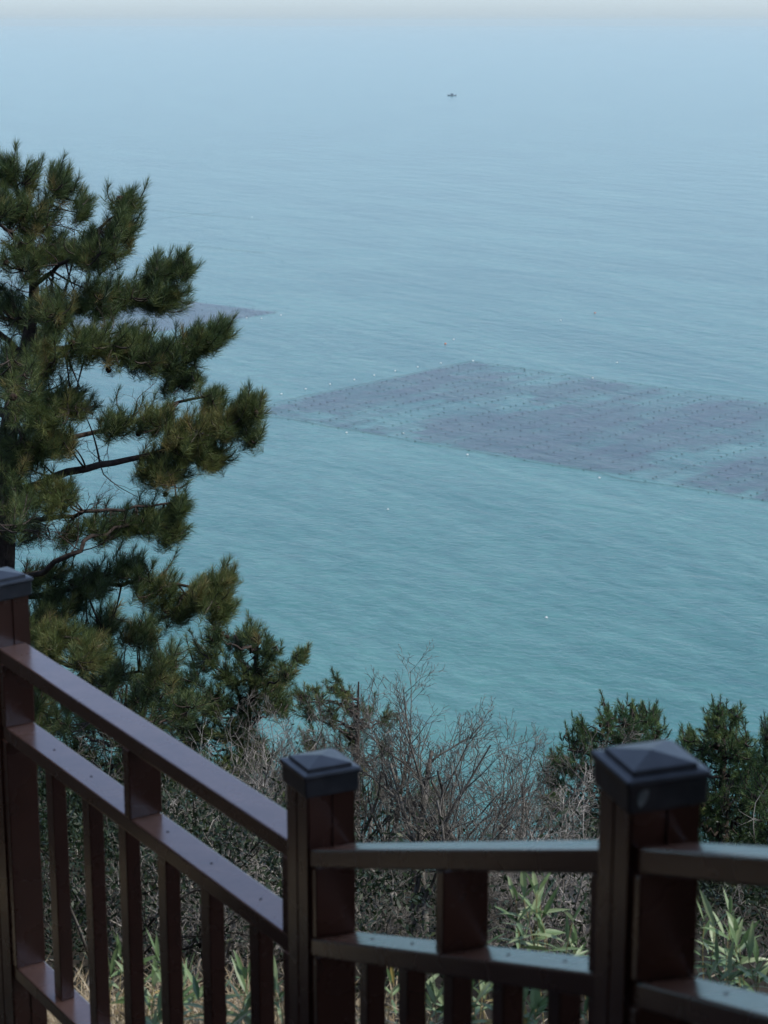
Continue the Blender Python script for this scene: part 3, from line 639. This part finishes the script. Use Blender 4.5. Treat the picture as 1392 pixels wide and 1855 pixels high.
# ---------------------------------------------------------------- bare trees
def bare_tree(label, Z, basex, tip, seed, stems=3, spread=.35, r0=.028, levels=5, group='bare trees on the slope below the deck', mat_='grey_bark', kids=(6, 6, 5, 3), name='bare_tree', wig=.15, basey=1640, up=.25, ratio=(.62, .58, .55, .5)):
    rg = np.random.default_rng(seed); b0 = P(basex, basey, Z); g = float(ground(b0[0], b0[1])); tp = P(tip[0], tip[1], Z)
    B = np.array([b0[0], b0[1], g-.05]); v = tp-B
    root = empty(name, B); tag(root, label, 'tree', group)
    P0 = np.zeros((stems, 3)) + rg.normal(0, .05, (stems, 3))*np.array([1, 1, 0])
    L = np.linalg.norm(v); D0 = unit(v[None]/L + rg.normal(0, spread, (stems, 3))*np.array([1, 1, .2]))
    D0[0] = unit(v/L + rg.normal(0, .05, 3))
    L0 = L*(.84 if seed in (43, 44) else .76)*np.concatenate([[1.0], rg.uniform(.7, .95, stems-1)])
    parts = grow(P0, D0, L0, np.full(stems, r0)*rg.uniform(.7, 1.1, stems), levels, rg, kids=kids, wig=wig, up=up, ratio=ratio)
    a = Acc(); V, F = tubes(parts[0][0], parts[0][1], 8); a.add(V, F); link('trunk', a.mesh('trunk'), M[mat_], root)
    a = Acc()
    for pts, rad, sd_ in parts[1:]: V, F = tubes(pts, rad, sd_); a.add(V, F)
    link('branches', a.mesh('branches'), M[mat_], root); return root

bare_tree('tallest bare grey tree, its straight trunk in the middle, twigs against the sea', 12.0, 760, (788, 1222), 41, stems=2, spread=.10, r0=.036, kids=(8, 6, 5, 3))
bare_tree('bare tree with a forked crown left of the tallest bare tree, above the middle post', 12.6, 640, (676, 1215), 42, stems=3, spread=.14, r0=.028, kids=(7, 6, 5, 3))
bare_tree('bare tree with reddish fine twigs right of the tallest bare tree', 12.4, 855, (905, 1275), 43, stems=4, spread=.17, r0=.028, kids=(7, 6, 5, 3))
bare_tree('slender bare tree leaning right at the right end of the twiggy crowns', 12.9, 885, (958, 1290), 44, stems=4, spread=.17, r0=.024, kids=(7, 6, 5, 3))
bare_tree('bare tree with twisted stems seen below the top rail, left of the tallest bare tree', 11.2, 690, (705, 1320), 45, stems=3, spread=.2, r0=.026, wig=.22, kids=(5, 5, 4, 3))
bare_tree('bare tree with low arching stems right of the tallest trunk', 11.4, 825, (850, 1360), 46, stems=3, spread=.2, r0=.022, wig=.2, kids=(5, 4, 4, 2))
bare_tree('bare thin-stemmed tree in front of the bushy pine, left of the middle post', 13.0, 455, (445, 1250), 47, stems=4, spread=.2, r0=.02, mat_='grey_bark', kids=(5, 5, 4, 3))
bare_tree('pale bare shrub tree touching the middle post cap from the left', 12.0, 500, (515, 1275), 48, stems=4, spread=.18, r0=.02, mat_='grey_bark')
bare_tree('pale bare tree above the top rail of the left railing', 12.0, 395, (385, 1262), 49, stems=4, spread=.2, r0=.018, mat_='pale_bark', kids=(5, 5, 4, 2))
bare_tree('bare tree with twigs over the sea gap left of the middle post', 13.5, 560, (575, 1262), 50, stems=4, spread=.14, r0=.022)
bare_tree('fine twigged bare tree just right of the lower boughs of the tall pine', 12.5, 300, (300, 1270), 51, stems=4, spread=.18, r0=.018, mat_='grey_bark')
bare_tree('pale low bare shrub spreading toward the right post', 10.6, 965, (1040, 1395), 52, stems=6, spread=.28, r0=.018, mat_='pale_bark', wig=.2, up=.12)
bare_tree('grey bare shrub beneath the rounded pine, beside the right post', 11.5, 1030, (1010, 1360), 53, stems=6, spread=.26, r0=.018, mat_='grey_bark', wig=.2, up=.15)
bare_tree('bare shrub with crooked branches seen between the two right posts', 10.0, 1040, (1075, 1480), 54, stems=6, spread=.35, r0=.016, mat_='pale_bark', wig=.24, up=.1, levels=4)
bare_tree('bare shrub with white twigs seen through the left balusters', 9.6, 330, (300, 1420), 55, stems=6, spread=.35, r0=.014, mat_='pale_bark', wig=.24, levels=4, kids=(5, 5, 4, 3))
bare_tree('bare shrub with white twigs between the two rails left of the middle post', 9.8, 440, (430, 1440), 56, stems=6, spread=.3, r0=.014, mat_='pale_bark', wig=.24, levels=4, kids=(5, 5, 4, 3))
bare_tree('bare bush with pale stems against the middle post below the rail', 9.2, 500, (490, 1560), 57, stems=5, spread=.4, r0=.013, mat_='pale_bark', wig=.24, levels=4)
bare_tree('bare bush seen through the square opening right of the middle post', 9.8, 700, (690, 1560), 58, stems=6, spread=.3, r0=.02, mat_='grey_bark', wig=.24, levels=4)
bare_tree('bare shrub low behind the left railing near the tall pine trunk', 10.0, 180, (190, 1420), 59, stems=6, spread=.35, r0=.014, mat_='grey_bark', wig=.24, levels=4, kids=(5, 5, 4, 3))
bare_tree('bare shrub behind the square opening left of the right post', 9.4, 940, (925, 1560), 60, stems=6, spread=.35, r0=.014, mat_='grey_bark', wig=.25, levels=4)
bare_tree('thin bare shrub in front of the dark pines at the right edge', 11.0, 1330, (1340, 1560), 61, stems=4, spread=.35, r0=.012, mat_='grey_bark', wig=.24, levels=4, kids=(5, 5, 4, 3))

# ---------------------------------------------------------------- undergrowth and dry grass (uncountable)
rg = np.random.default_rng(90)
def ytop(px):   # how high the tangle may stand in front of the sea
    return np.interp(px, [-400, 0, 200, 320, 520, 640, 740, 800, 960, 1020, 1100, 1300, 1420, 1520], [1250, 1270, 1330, 1350, 1380, 1460, 1530, 1540, 1530, 1430, 1440, 1500, 1480, 1340])
n = 1100
X = rg.uniform(-7, 7, n); Y = rg.uniform(6.9, 23.5, n)**1.0; Y = np.where(X < 0, np.maximum(Y, 7.6+rg.random(n)), Y); Zg = ground(X, Y)
L = rg.uniform(.8, 2.4, n); tipz = Zg + L*1.15
px, py = PROJ(np.stack([X, Y, tipz], 1)); ok = py > ytop(px)
X, Y, Zg, L = X[ok], Y[ok], Zg[ok], L[ok]; n = len(X)
D0 = unit(np.stack([rg.normal(0, .45, n), rg.normal(0, .45, n), np.ones(n)], 1))
parts = grow(np.stack([X, Y, Zg-.03], 1), D0, L, rg.uniform(.006, .016, n), 3, rg, seg=(8, 7, 6), kids=(4, 3), ratio=(.75, .6), wig=.30, up=.10, rmin=.0026)
a = Acc()
for pts, rad, s_ in parts: V, F = tubes(pts, rad, min(s_, 4)); a.add(V, F)
o = link('brushwood', a.mesh('brushwood'), M['brush_bark']); tag(o, 'tangled dry brushwood covering the slope under the bare trees', 'brushwood', kind='stuff')
# dark evergreen leaves low in the tangle
n = 8000
X = rg.uniform(-7, 7, n); Y = rg.uniform(7.0, 23.5, n); Y = np.where(X < 0, np.maximum(Y, 7.8+rg.random(n)), Y); Zg = ground(X, Y); H = rg.uniform(.1, .95, n)
px, py = PROJ(np.stack([X, Y, Zg+H+.25], 1)); ok = (py > ytop(px)+10) & (vnoise(X, Y, 1.2, 31) > -.18)
X, Y, Zg, H = X[ok], Y[ok], Zg[ok], H[ok]; n = len(X)
c = np.stack([X, Y, Zg+H], 1); cnt = 60
C = np.repeat(c, cnt, 0) + rg.normal(0, 1, (n*cnt, 3))*np.array([.20, .20, .16])
d = unit(rg.normal(size=C.shape)+np.array([0, 0, .4])); s = unit(np.cross(d, unit(rg.normal(size=C.shape))))
ln = rg.uniform(.018, .042, (n*cnt, 1)); V = np.stack([C, C+d*ln*.5+s*ln*.2, C+d*ln, C+d*ln*.5-s*ln*.2], 1).reshape(-1, 3)
i = np.arange(n*cnt)*4; F = np.stack([i, i+1, i+2, i+3], 1)
me = mesh_np('undergrowth', V, [F], False, {'tint': np.repeat(np.clip(rg.normal(.4, .25, n*cnt), 0, 1), 4)})
o = link('undergrowth', me, M['undergrowth_leaves']); tag(o, 'dark evergreen undergrowth low on the wooded slope', 'undergrowth', kind='stuff')
# dry grass on the bank
n = 60000
X = rg.uniform(-4.5, 4.5, n); Y = rg.uniform(4.6, 7.6, n)
lim = 7.1-.9/(1+np.exp(-(X+.15)*4))
keep = (rg.random(n) < np.clip((lim-Y)*2.5, .02, 1))&(rg.random(n) < np.where(X > 0.1, .16, 1)); X, Y = X[keep], Y[keep]; n = len(X); Zg = ground(X, Y)
az = rg.uniform(0, 6.28, n); ln = rg.uniform(.08, .34, n); lean = rg.uniform(.3, 1.15, n)
dh = np.stack([np.cos(az), np.sin(az), np.zeros(n)], 1)
b0 = np.stack([X, Y, Zg], 1); m1 = b0 + dh*(ln*.35*np.sin(lean))[:, None] + np.array([0, 0, 1])*(ln*.55*np.cos(lean)+.02)[:, None]
tp = m1 + dh*(ln*.55)[:, None] + np.array([0, 0, 1])*(ln*.30*np.cos(lean*1.5))[:, None]
sd_ = np.stack([-np.sin(az), np.cos(az), rg.normal(0, .5, n)], 1)*rg.uniform(.0012, .003, (n, 1))
V = np.stack([b0-sd_, b0+sd_, m1+sd_*.9, m1-sd_*.9, tp], 1).reshape(-1, 3); i = np.arange(n)*5
me = mesh_np('dry_grass', V, [np.stack([i, i+1, i+2, i+3], 1), np.stack([i+3, i+2, i+4], 1)], False, {'tint': np.repeat(np.clip(rg.normal(.55, .25, n), 0, 1), 5)})
o = link('dry_grass', me, M['dry_straw']); tag(o, 'sunlit dry straw coloured grass on the bank below the railing', 'grass', kind='stuff')

# ---------------------------------------------------------------- dwarf bamboo clumps
def leaf_blades(base, dr, ln, wd, rg, droop=.5, tint=.5):
    """one blade per row: lanceolate, folded, arching"""
    n = len(base); m_ = 7; s = np.linspace(0, 1, m_); up = np.array([0, 0, 1.0])
    side = unit(np.cross(dr, up)+1e-6); roll = rg.normal(0, .5, (n, 1)); nrm = unit(np.cross(side, dr))
    side = unit(side*np.cos(roll)+nrm*np.sin(roll)); nrm = unit(np.cross(side, dr))
    prof = np.array([.12, .62, 1.0, .92, .68, .34, .02])
    dz = droop*rg.uniform(.3, 1.3, (n, 1))
    C = base[:, None] + dr[:, None]*(s*1.0)[None, :, None]*ln[:, None, None] - up*(s**2.2)[None, :, None]*(dz*ln[:, None])[:, :, None]*.55
    W = wd[:, None, None]*prof[None, :, None]
    Lf = C - side[:, None]*W; Rt = C + side[:, None]*W; mid = C - nrm[:, None]*W*.22
    V = np.stack([Lf, mid, Rt], 2).reshape(-1, 3)
    idx = np.arange(n*m_*3).reshape(n, m_, 3)
    q1 = np.stack([idx[:, :-1, 0], idx[:, :-1, 1], idx[:, 1:, 1], idx[:, 1:, 0]], -1).reshape(-1, 4)
    q2 = np.stack([idx[:, :-1, 1], idx[:, :-1, 2], idx[:, 1:, 2], idx[:, 1:, 1]], -1).reshape(-1, 4)
    return V, np.concatenate([q1, q2]), np.repeat(tint, m_*3)
def bamboo(label, px, py, Z, seed, stems=6, size=1.0, hgt=None, group='dwarf bamboo clumps on the bank'):
    """(px,py) is the middle of the leafy top"""
    rg = np.random.default_rng(seed); top = P(px, py, Z); g = float(ground(top[0], top[1])); h = max(.18, top[2]-g)
    root = empty('bamboo_clump', (top[0], top[1], g)); tag(root, label, 'bamboo plant', group)
    base = np.stack([rg.normal(0, .03, stems), rg.normal(0, .04, stems), np.full(stems, -.03)], 1)
    tops = np.stack([rg.normal(0, .055, stems)*size, rg.normal(0, .07, stems)*size, h*rg.uniform(.84, 1.06, stems)], 1)
    ctl = (base+tops)/2 + rg.normal(0, .02, base.shape); st = bez(base, ctl, tops, 8)
    a = Acc(); V, F = tubes(st, np.linspace(.0026, .0014, 8)[None].repeat(stems, 0), 5); a.add(V, F)
    link('stem', a.mesh('stem'), M['bamboo_stem'], root)
    a = Acc()
    for k in range(stems):
        nl = int(rg.integers(6, 9)); az = rg.uniform(0, 6.28)+np.arange(nl)*2.4
        el = np.radians(np.linspace(5, 72, nl)+rg.normal(0, 8, nl)); d = np.stack([np.cos(az)*np.cos(el), np.sin(az)*np.cos(el), np.sin(el)], 1)
        pos = st[k][np.clip((np.linspace(5.0, 7, nl)).round().astype(int), 0, 7)] + rg.normal(0, .004, (nl, 3))
        V, F, tt = leaf_blades(pos, d, rg.uniform(.11, .17, nl)*size, rg.uniform(.0075, .012, nl)*size, rg, .55,
                               np.where(rg.random(nl) < .025, 1.0, np.clip(rg.normal(.55, .2, nl), 0, .84)))
        a.add(V, F, tt)
    link('leaves', a.mesh('leaves', False), M['bamboo_leaf'], root); return root
bamboo('tallest dwarf bamboo, a fan of pale leaves in the opening left of the right post', 985, 1640, 6.9, 101, stems=7, size=1.0)
bamboo('dwarf bamboo half hidden by the block between the rails, left of the tallest clump', 905, 1690, 7.1, 102, stems=4, size=.85)
bamboo('small bamboo sprig low beside the right post', 1050, 1705, 7.2, 103, stems=3, size=.7)
bamboo('bamboo clump rising right of the dark block of the right post', 1300, 1680, 6.6, 104, stems=5, size=1.0)
bamboo('spreading bamboo clump at the right edge above the rail', 1375, 1715, 6.4, 105, stems=6, size=.95)
bamboo('low bamboo leaves between the right post and the right edge', 1330, 1750, 6.3, 106, stems=4, size=.8)
for q, (lab, x, y, Z, s_, sz) in enumerate([
  ('green bamboo leaves seen between the second and third balusters from the left', 192, 1720, 6.8, 3, .9),
  ('bamboo leaves at the foot of the third gap of the left railing', 268, 1745, 6.6, 3, .9),
  ('bamboo sprig standing in straw in the middle gaps of the left railing', 345, 1765, 6.6, 5, 1.0),
  ('bamboo clump in the last wide gap left of the middle post', 428, 1790, 6.4, 5, 1.0),
  ('bamboo sprig in the narrow gap touching the middle post', 505, 1780, 6.4, 3, .8),
  ('low bamboo leaves in straw under the left railing', 300, 1830, 6.0, 4, .8),
  ('bamboo leaves behind the first gap right of the middle post', 700, 1790, 6.6, 3, .9),
  ('bamboo clump behind the second gap right of the middle post', 785, 1790, 6.5, 5, .9),
  ('bamboo clump behind the gap under the middle block', 870, 1800, 6.4, 5, .9),
  ('bamboo clump under the tallest bamboo, below the middle rail', 965, 1810, 6.3, 5, 1.0),
  ('bamboo sprig low against the left side of the right post', 1070, 1830, 6.3, 3, .8)]):
    bamboo(lab, x, y, Z, 110+q, stems=s_, size=sz)

# ---------------------------------------------------------------- seaweed farms: nets, ropes, floats
def float_mesh(name, r_, m):
    bm = bmesh.new(); prof = [(0.0, -.45), (.6, -.42), (.95, -.2), (1.0, .0), (1.04, .03), (1.04, .09), (1.0, .12), (.9, .38), (.62, .62), (.3, .74), (.12, .78), (.10, .92), (0.0, .93)]
    rings = [[bm.verts.new((max(a_, .001)*r_*math.cos(2*math.pi*k/12), max(a_, .001)*r_*math.sin(2*math.pi*k/12), z*r_)) for k in range(12)] for a_, z in prof]
    for i in range(len(rings)-1):
        for k in range(12): bm.faces.new((rings[i][k], rings[i][(k+1) % 12], rings[i+1][(k+1) % 12], rings[i+1][k]))
    me = bpy.data.meshes.new(name); bm.to_mesh(me); bm.free(); me.materials.append(m)
    if name == 'black_float':
        for v_ in me.vertices: v_.co.z = v_.co.z*.62
    for p in me.polygons: p.use_smooth = True
    return me
FB = float_mesh('black_float', .15, M['black_float_skin']); FW = float_mesh('white_float', .23, M['white_float_skin']); FO = float_mesh('orange_float', .23, M['orange_float_skin'])
def put_float(me, x, y, label, cat='float', group=None, name=None, s=1.0):
    p = SEA(x, y); o = bpy.data.objects.new(name or me.name, me); COL.objects.link(o); o.location = (p[0], p[1], .03); o.scale = (s, s, s*.9)
    tag(o, label, cat, group); return o
def smooth(a, b, x): t_ = np.clip((x-a)/(b-a), 0, 1); return t_*t_*(3-2*t_)
def farm_sheet(name, label, corners, patches, step, seed, wob=3.0):
    C = corners      # near-left, far-left, far-right, near-right corner on the water
    nu = int(np.linalg.norm(C[1]-C[0])/step)+2; nv = int(np.linalg.norm(C[3]-C[0])/step)+2
    U, Vv = np.meshgrid(np.linspace(0, 1, nu), np.linspace(0, 1, nv))
    XY = (C[0]*(1-U[..., None])+C[1]*U[..., None])*(1-Vv[..., None]) + (C[3]*(1-U[..., None])+C[2]*U[..., None])*Vv[..., None]
    X, Y = XY[..., 0], XY[..., 1]
    rq = np.random.default_rng(seed+9); Wv, Wu = np.linalg.norm(C[3]-C[0]), np.linalg.norm(C[1]-C[0])
    ki = np.floor(Vv*Wv/3.35).astype(int); off = rq.uniform(0, 14, ki.max()+2)
    Uq = (np.floor((U*Wu+off[ki])/13.0)+.5)*13.0-off[ki]; Vq = (ki+.5)*3.35
    cell = rq.uniform(-.22, .22, (ki.max()+2, 16))[ki, np.clip(np.floor((U*Wu+off[ki])/13.0).astype(int), 0, 15)]
    XYq = C[0] + (C[1]-C[0])*(Uq/Wu)[..., None] + (C[3]-C[0])*(Vq/Wv)[..., None]
    Xc, Yc = X*.35+XYq[..., 0]*.65, Y*.35+XYq[..., 1]*.65
    px, py = PROJ(np.stack([Xc, Yc, X*0], -1))
    px = px + vnoise(Xc, Yc, .10, seed)*26 + vnoise(X, Y, .45, seed+2)*5; py = py + vnoise(X, Y, .08, seed+1)*wob*1.3 + vnoise(X, Y, .5, seed+3)*wob*.6
    D = np.zeros_like(X)
    for (cx, cy, rx, ry, an, st) in patches:
        a_ = math.radians(an); dx, dy = px-cx, py-cy
        u = (dx*math.cos(a_)+dy*math.sin(a_))/rx; v = (-dx*math.sin(a_)+dy*math.cos(a_))/ry
        q = (np.abs(u)**3+np.abs(v)**3)**(1/3); D = np.maximum(D, st*(1-smooth(.6, 1.25, q)))
    D = D*(0.52+.2*vnoise(X, Y, .3, seed+4)) + 0.34 + cell*.9
    ed = np.minimum(np.minimum(U, 1-U)*nu, np.minimum(Vv, 1-Vv)*nv)*step; D = D*smooth(0, 2.0, ed)
    V = np.stack([X, Y, X*0+.04], -1).reshape(-1, 3); i = np.arange(nu*nv).reshape(nv, nu)
    F = np.stack([i[:-1, :-1], i[:-1, 1:], i[1:, 1:], i[1:, :-1]], -1).reshape(-1, 4)
    # flip so that the sheet faces up
    me = mesh_np(name, V, [F[:, ::-1]], True, {'tint': D.ravel()})
    o = link(name, me, M['weed']); tag(o, label, 'seaweed', kind='stuff'); return C
main_patches = [
 (700, 697, 215, 13, -13, .85), (660, 722, 120, 11, -8, .75), (820, 690, 120, 14, 2, .85), (840, 700, 90, 18, 8, .7), (760, 716, 95, 13, 0, .6),
 (585, 772, 110, 9, 9, .95), (628, 747, 26, 4, 2, .75), (560, 745, 70, 6, -6, .45),
 (870, 775, 120, 26, -2, .85), (960, 790, 150, 28, 4, .9), (900, 815, 130, 20, 6, .85), (1010, 706, 70, 12, -4, .8), (1000, 722, 60, 9, -8, .7), (1080, 700, 60, 9, 6, .7), (1150, 716, 65, 11, -2, .75),
 (1090, 765, 110, 30, 4, .95), (1050, 735, 60, 12, 8, .75), (1180, 775, 90, 28, 4, .9), (1290, 755, 120, 24, 2, .95), (1400, 745, 130, 20, 2, .85),
 (1060, 820, 150, 20, 2, .85), (1010, 842, 130, 12, 8, .9), (1220, 800, 140, 18, -2, .85), (1130, 845, 70, 8, 4, .8),
 (1300, 860, 70, 26, 4, .8), (1380, 850, 90, 22, 2, .9), (1440, 880, 120, 26, 3, .9), (1330, 885, 90, 10, 8, .8)]
FU = np.array([math.cos(R(50.5)), math.sin(R(50.5))]); FV = np.array([math.cos(R(-40.4)), math.sin(R(-40.4))])
FT = SEA(852, 654)[:2]; FW_ = 82.0; FL_ = FT - FU*FW_
RECT = [FL_, FT, FT+FV*190, FL_+FV*190]
TIP = SEA(512, 566)[:2]; RECT2 = [TIP-FU*70-FV*150, TIP-FV*150, TIP, TIP-FU*70]
C = farm_sheet('seaweed_bed', 'purple patches of seaweed awash on the nets of the large farm', RECT, main_patches, 1.1, 50)
far_patches = [(330, 568, 190, 26, 2, 1.35), (420, 566, 90, 12, 2, 1.2), (250, 590, 150, 22, 0, 1.3)]
C2 = farm_sheet('seaweed_bed', 'pale purple seaweed patch glimpsed behind the tall pine', RECT2, far_patches, 1.6, 60, 2.0)

# rows of small black floats
BF = []
def rowset(C, vlist, nper, seed, u0=0.0, u1=1.0, jit=.10):
    rg = np.random.default_rng(seed)
    for v in vlist:
        a_, b_ = C[0]*(1-v)+C[3]*v, C[1]*(1-v)+C[2]*v; k = int(nper)
        us = np.linspace(u0, u1, k) + rg.normal(0, jit/k, k)
        for u in us:
            if rg.random() < .10: continue
            p = a_*(1-u)+b_*u + rg.normal(0, .13, 2); BF.append(p)
rowset(C, [(2.0+6.7*k)/190 for k in range(28)], 35, 5)
rowset(C, [(5.4+13.4*k)/190 for k in range(14)], 9, 6, .02, .96)
rowset(C2, [(3+9*k)/150 for k in range(17)], 26, 7)
BF = np.array(BF); px, py = PROJ(np.concatenate([BF, np.zeros((len(BF), 1))], 1))
vis = (px > -20) & (px < 1410); BF = BF[vis]; BF = BF[np.argsort(BF[:, 1])]
near, rest = BF[:300], BF[300:]
for p in near:
    o = bpy.data.objects.new('black_float', FB); COL.objects.link(o); o.location = (p[0], p[1], .05)
    tag(o, 'small black float in the dotted rows over the nearer part of the seaweed farm', 'float', 'black floats in rows on the near side of the seaweed farm')
# the remaining floats, further out, as one object
bv = np.array([v_.co[:] for v_ in FB.vertices]); bf = np.array([p_.vertices[:] for p_ in FB.polygons])
V = (rest3 := np.concatenate([rest, np.full((len(rest), 1), .05)], 1))[:, None] + bv[None]*1.05
F = bf[None] + (np.arange(len(rest))*len(bv))[:, None, None]
o = link('distant_floats', mesh_np('distant_floats', V.reshape(-1, 3), [F.reshape(-1, 4)]), M['black_float_skin']); tag(o, 'dotted rows of tiny black floats on the far side of the farm', 'floats', kind='stuff')
# edge ropes
def rope(name, label, pts, r_=.03, closed=False):
    P3 = np.array([[q[0], q[1], .07] for q in pts]); n_ = 60; L = polyline(P3, n_)
    V, F = tubes(L[None], np.full((1, n_), r_), 6); o = link(name, mesh_np(name, V, [F]), M['float_rope']); tag(o, label, 'rope'); return o
wb = lambda a_, b_, k, amp, sd: [a_*(1-q)+b_*q+np.random.default_rng(sd).normal(0, amp, (k, 2))[i_] for i_, q in enumerate(np.linspace(0, 1, k))]
rope('mooring_rope', 'dark edge rope along the near side of the large seaweed farm', wb(C[0], C[3], 24, .5, 1), .022)
rope('mooring_rope', 'dark rope under the white floats, on the back left side of the farm', wb(C[0], C[1], 12, .3, 2), .02)
rope('mooring_rope', 'thin rope on the far right side of the large seaweed farm', wb(C[1], C[2], 24, .4, 3), .016)
G = 'white floats along the back left rope of the seaweed farm'
ORD = ('leftmost', 'second from the left', 'third from the left', 'fourth from the left', 'middle one', 'fourth from the right', 'third from the right', 'second from the right', 'rightmost')
for q_, (x, y) in enumerate(((467, 726), (510, 714), (554, 705), (598, 696), (642, 688), (678, 680), (716, 672), (757, 665), (799, 658))):
    put_float(FW, x, y, 'white float on the farm back rope, '+ORD[q_]+' of nine', group=G)
put_float(FW, 857, 654, 'white float marking the top corner of the large seaweed farm')
for (x, y, l) in ((628, 784, 'white float on the near rope of the farm, closest to the tall pine'), (847, 824, 'white float on the middle of the near rope of the farm'),
                  (1086, 866, 'white float on the near rope of the farm, the rightmost there'), (731, 785, 'white float inside the farm above the near rope'),
                  (1074, 685, 'white float on the far right rope of the farm'), (822, 615, 'white float beside the orange one beyond the farm'), (1118, 657, 'lone white float on open water right beyond the farm'),
                  (1016, 580, 'grey white float out beyond the farm near the orange far float'), (990, 1119, 'lone white float on open water close to the shore pines'),
                  (474, 577, 'white float at the tip of the far seaweed patch'), (447, 576, 'white float on the near side of the far seaweed patch'), (509, 571, 'white float just off the tip of the far seaweed patch'),
                  (457, 393, 'white float far out above the tall pine tips'), (703, 923, 'small white float on open water below the farm')):
    put_float(FW, x, y, l, s=.85 if y > 1000 else (.8 if y in (923, 785) else 1.0))
put_float(FO, 807, 623, 'orange float left of a white one beyond the top corner of the farm', name='orange_float', s=1.25)
put_float(FO, 1078, 567, 'faint orange float far out to the right', name='orange_float', s=1.1)
for (x, y, l) in ((487, 431, 'lone dark float far out above the far seaweed patch'), (512, 473, 'lone dark float on open water right of the pine tips'), (274, 452, 'dark float between the pine tips'), (950, 669, 'dark float on the far right rope near the top corner')):
    put_float(FB, x, y, l, s=1.7)
# two faint far lines of floats beyond the pine
for lab, (x0, y0), (x1, y1), n_ in (('faint dotted line of floats furthest out behind the pine top', (240, 377), (470, 398), 26), ('faint second line of floats in front of the furthest one', (230, 402), (400, 384), 14), ('short dark float line above the far seaweed patch', (330, 443), (480, 458), 16)):
    V = []; F = []
    for k, s_ in enumerate(np.linspace(0, 1, n_)):
        p = SEA(x0+(x1-x0)*s_, y0+(y1-y0)*s_); V.append(bv*1.0+np.array([p[0], p[1], .05])); F.append(bf+k*len(bv))
    a_, b_ = SEA(x0, y0), SEA(x1, y1); L = np.linspace(a_+[0, 0, .05], b_+[0, 0, .05], 10)[None]; tv, tf = tubes(L, np.full((1, 10), .012), 6)
    base = sum(len(q) for q in V); V.append(tv); F.append(tf+base)
    o = link('float_line', mesh_np('float_line', np.concatenate(V), F), M['float_rope']); tag(o, lab, 'float line')

# ---------------------------------------------------------------- fishing boat on the horizon side
p = SEA(819, 173.5)
bt = empty('fishing_boat', (p[0], p[1], 0)); tag(bt, 'small dark fishing boat alone on the hazy water near the horizon', 'boat')
L = 9.6; n_ = 17; secs_ = []
for i in range(n_):
    s_ = i/(n_-1); x = -L/2 + L*s_; wdt = 1.7*(1-max(0, (.30-s_)/.30)**2.2)*(1-.15*max(0, (s_-.7)/.3)) ; sheer = .9 + 1.1*max(0, (.35-s_)/.35)**1.6 + .35*max(0, (s_-.75)/.25)
    wdt = max(wdt, .06)
    secs_.append([(x, -wdt, sheer), (x, -wdt*.92, .45), (x, -wdt*.55, -.35), (x, 0, -.6), (x, wdt*.55, -.35), (x, wdt*.92, .45), (x, wdt, sheer), (x, wdt*.9, sheer-.05), (x, 0, sheer-.35), (x, -wdt*.9, sheer-.05)])
V = np.array(secs_).reshape(-1, 3); F = []
for i in range(n_-1):
    for k in range(10): a_ = i*10+k; b_ = i*10+(k+1) % 10; F.append((a_, b_, b_+10, a_+10))
me = mesh_np('hull', V, [np.array(F), np.array([list(range(10))]), np.array([[(n_-1)*10+k for k in range(9, -1, -1)]])])
link('hull', me, M['hull_paint'], bt)
def bbox(name, x0, x1, y0, y1, z0, z1, m, parent, bev=.05):
    bm = bmesh.new(); bmesh.ops.create_cube(bm, size=1.0)
    for v_ in bm.verts: v_.co = Vector(((x0+x1)/2+v_.co.x*(x1-x0), (y0+y1)/2+v_.co.y*(y1-y0), (z0+z1)/2+v_.co.z*(z1-z0)))
    if bev: bmesh.ops.bevel(bm, geom=list(bm.edges), offset=bev, segments=2, affect='EDGES')
    me = bpy.data.meshes.new(name); bm.to_mesh(me); bm.free(); return link(name, me, m, parent)
cb = bbox('cabin', -1.6, 1.4, -1.1, 1.1, .5, 2.9, M['cabin_paint'], bt)
bbox('cabin_roof', -1.9, 1.7, -1.3, 1.3, 2.88, 3.05, M['hull_paint'], cb)
for x in (-1.0, -.1, .8): bbox('window', x-.28, x+.28, -1.13, -1.09, 1.9, 2.5, M['ship_glass'], cb, 0)
bbox('window', -1.63, -1.59, -.8, .8, 1.9, 2.5, M['ship_glass'], cb, 0)
V, F = tubes(np.array([[[0.2, 0, 3.0], [0.2, 0, 4.2]], [[-4.2, 0, 1.2], [-4.2, 0, 3.2]], [[4.9, 0, .9], [4.9, 0, 2.8]]]), np.full((3, 2), .09), 8)
link('mast', mesh_np('mast', V, [F]), M['hull_paint'], bt)
bbox('winch', 3.6, 4.6, -.8, .8, .7, 1.7, M['hull_paint'], bt)
bt.rotation_euler = (0, 0, R(6)); bt.scale = (1, 1, .8)

# ---------------------------------------------------------------- haze over the water
hm = bpy.data.materials.new('haze_air'); hm.use_nodes = True; t = hm.node_tree; t.nodes.clear()
pv = t.nodes.new('ShaderNodeVolumePrincipled'); pv.inputs['Color'].default_value = (0.84, 0.99, 0.97, 1)
pv.inputs['Density'].default_value = 0.000046; pv.inputs['Anisotropy'].default_value = 0.0
out = t.nodes.new('ShaderNodeOutputMaterial'); t.links.new(pv.outputs[0], out.inputs['Volume'])
bm = bmesh.new(); bmesh.ops.create_cube(bm, size=1.0)
for v_ in bm.verts: v_.co = Vector((v_.co.x*41000, v_.co.y*37500+16500, v_.co.z*117.5+41.25))
me = bpy.data.meshes.new('haze'); bm.to_mesh(me); bm.free()
hz = link('haze', me, hm); tag(hz, 'thin pale sea haze over the water', 'haze', kind='stuff')
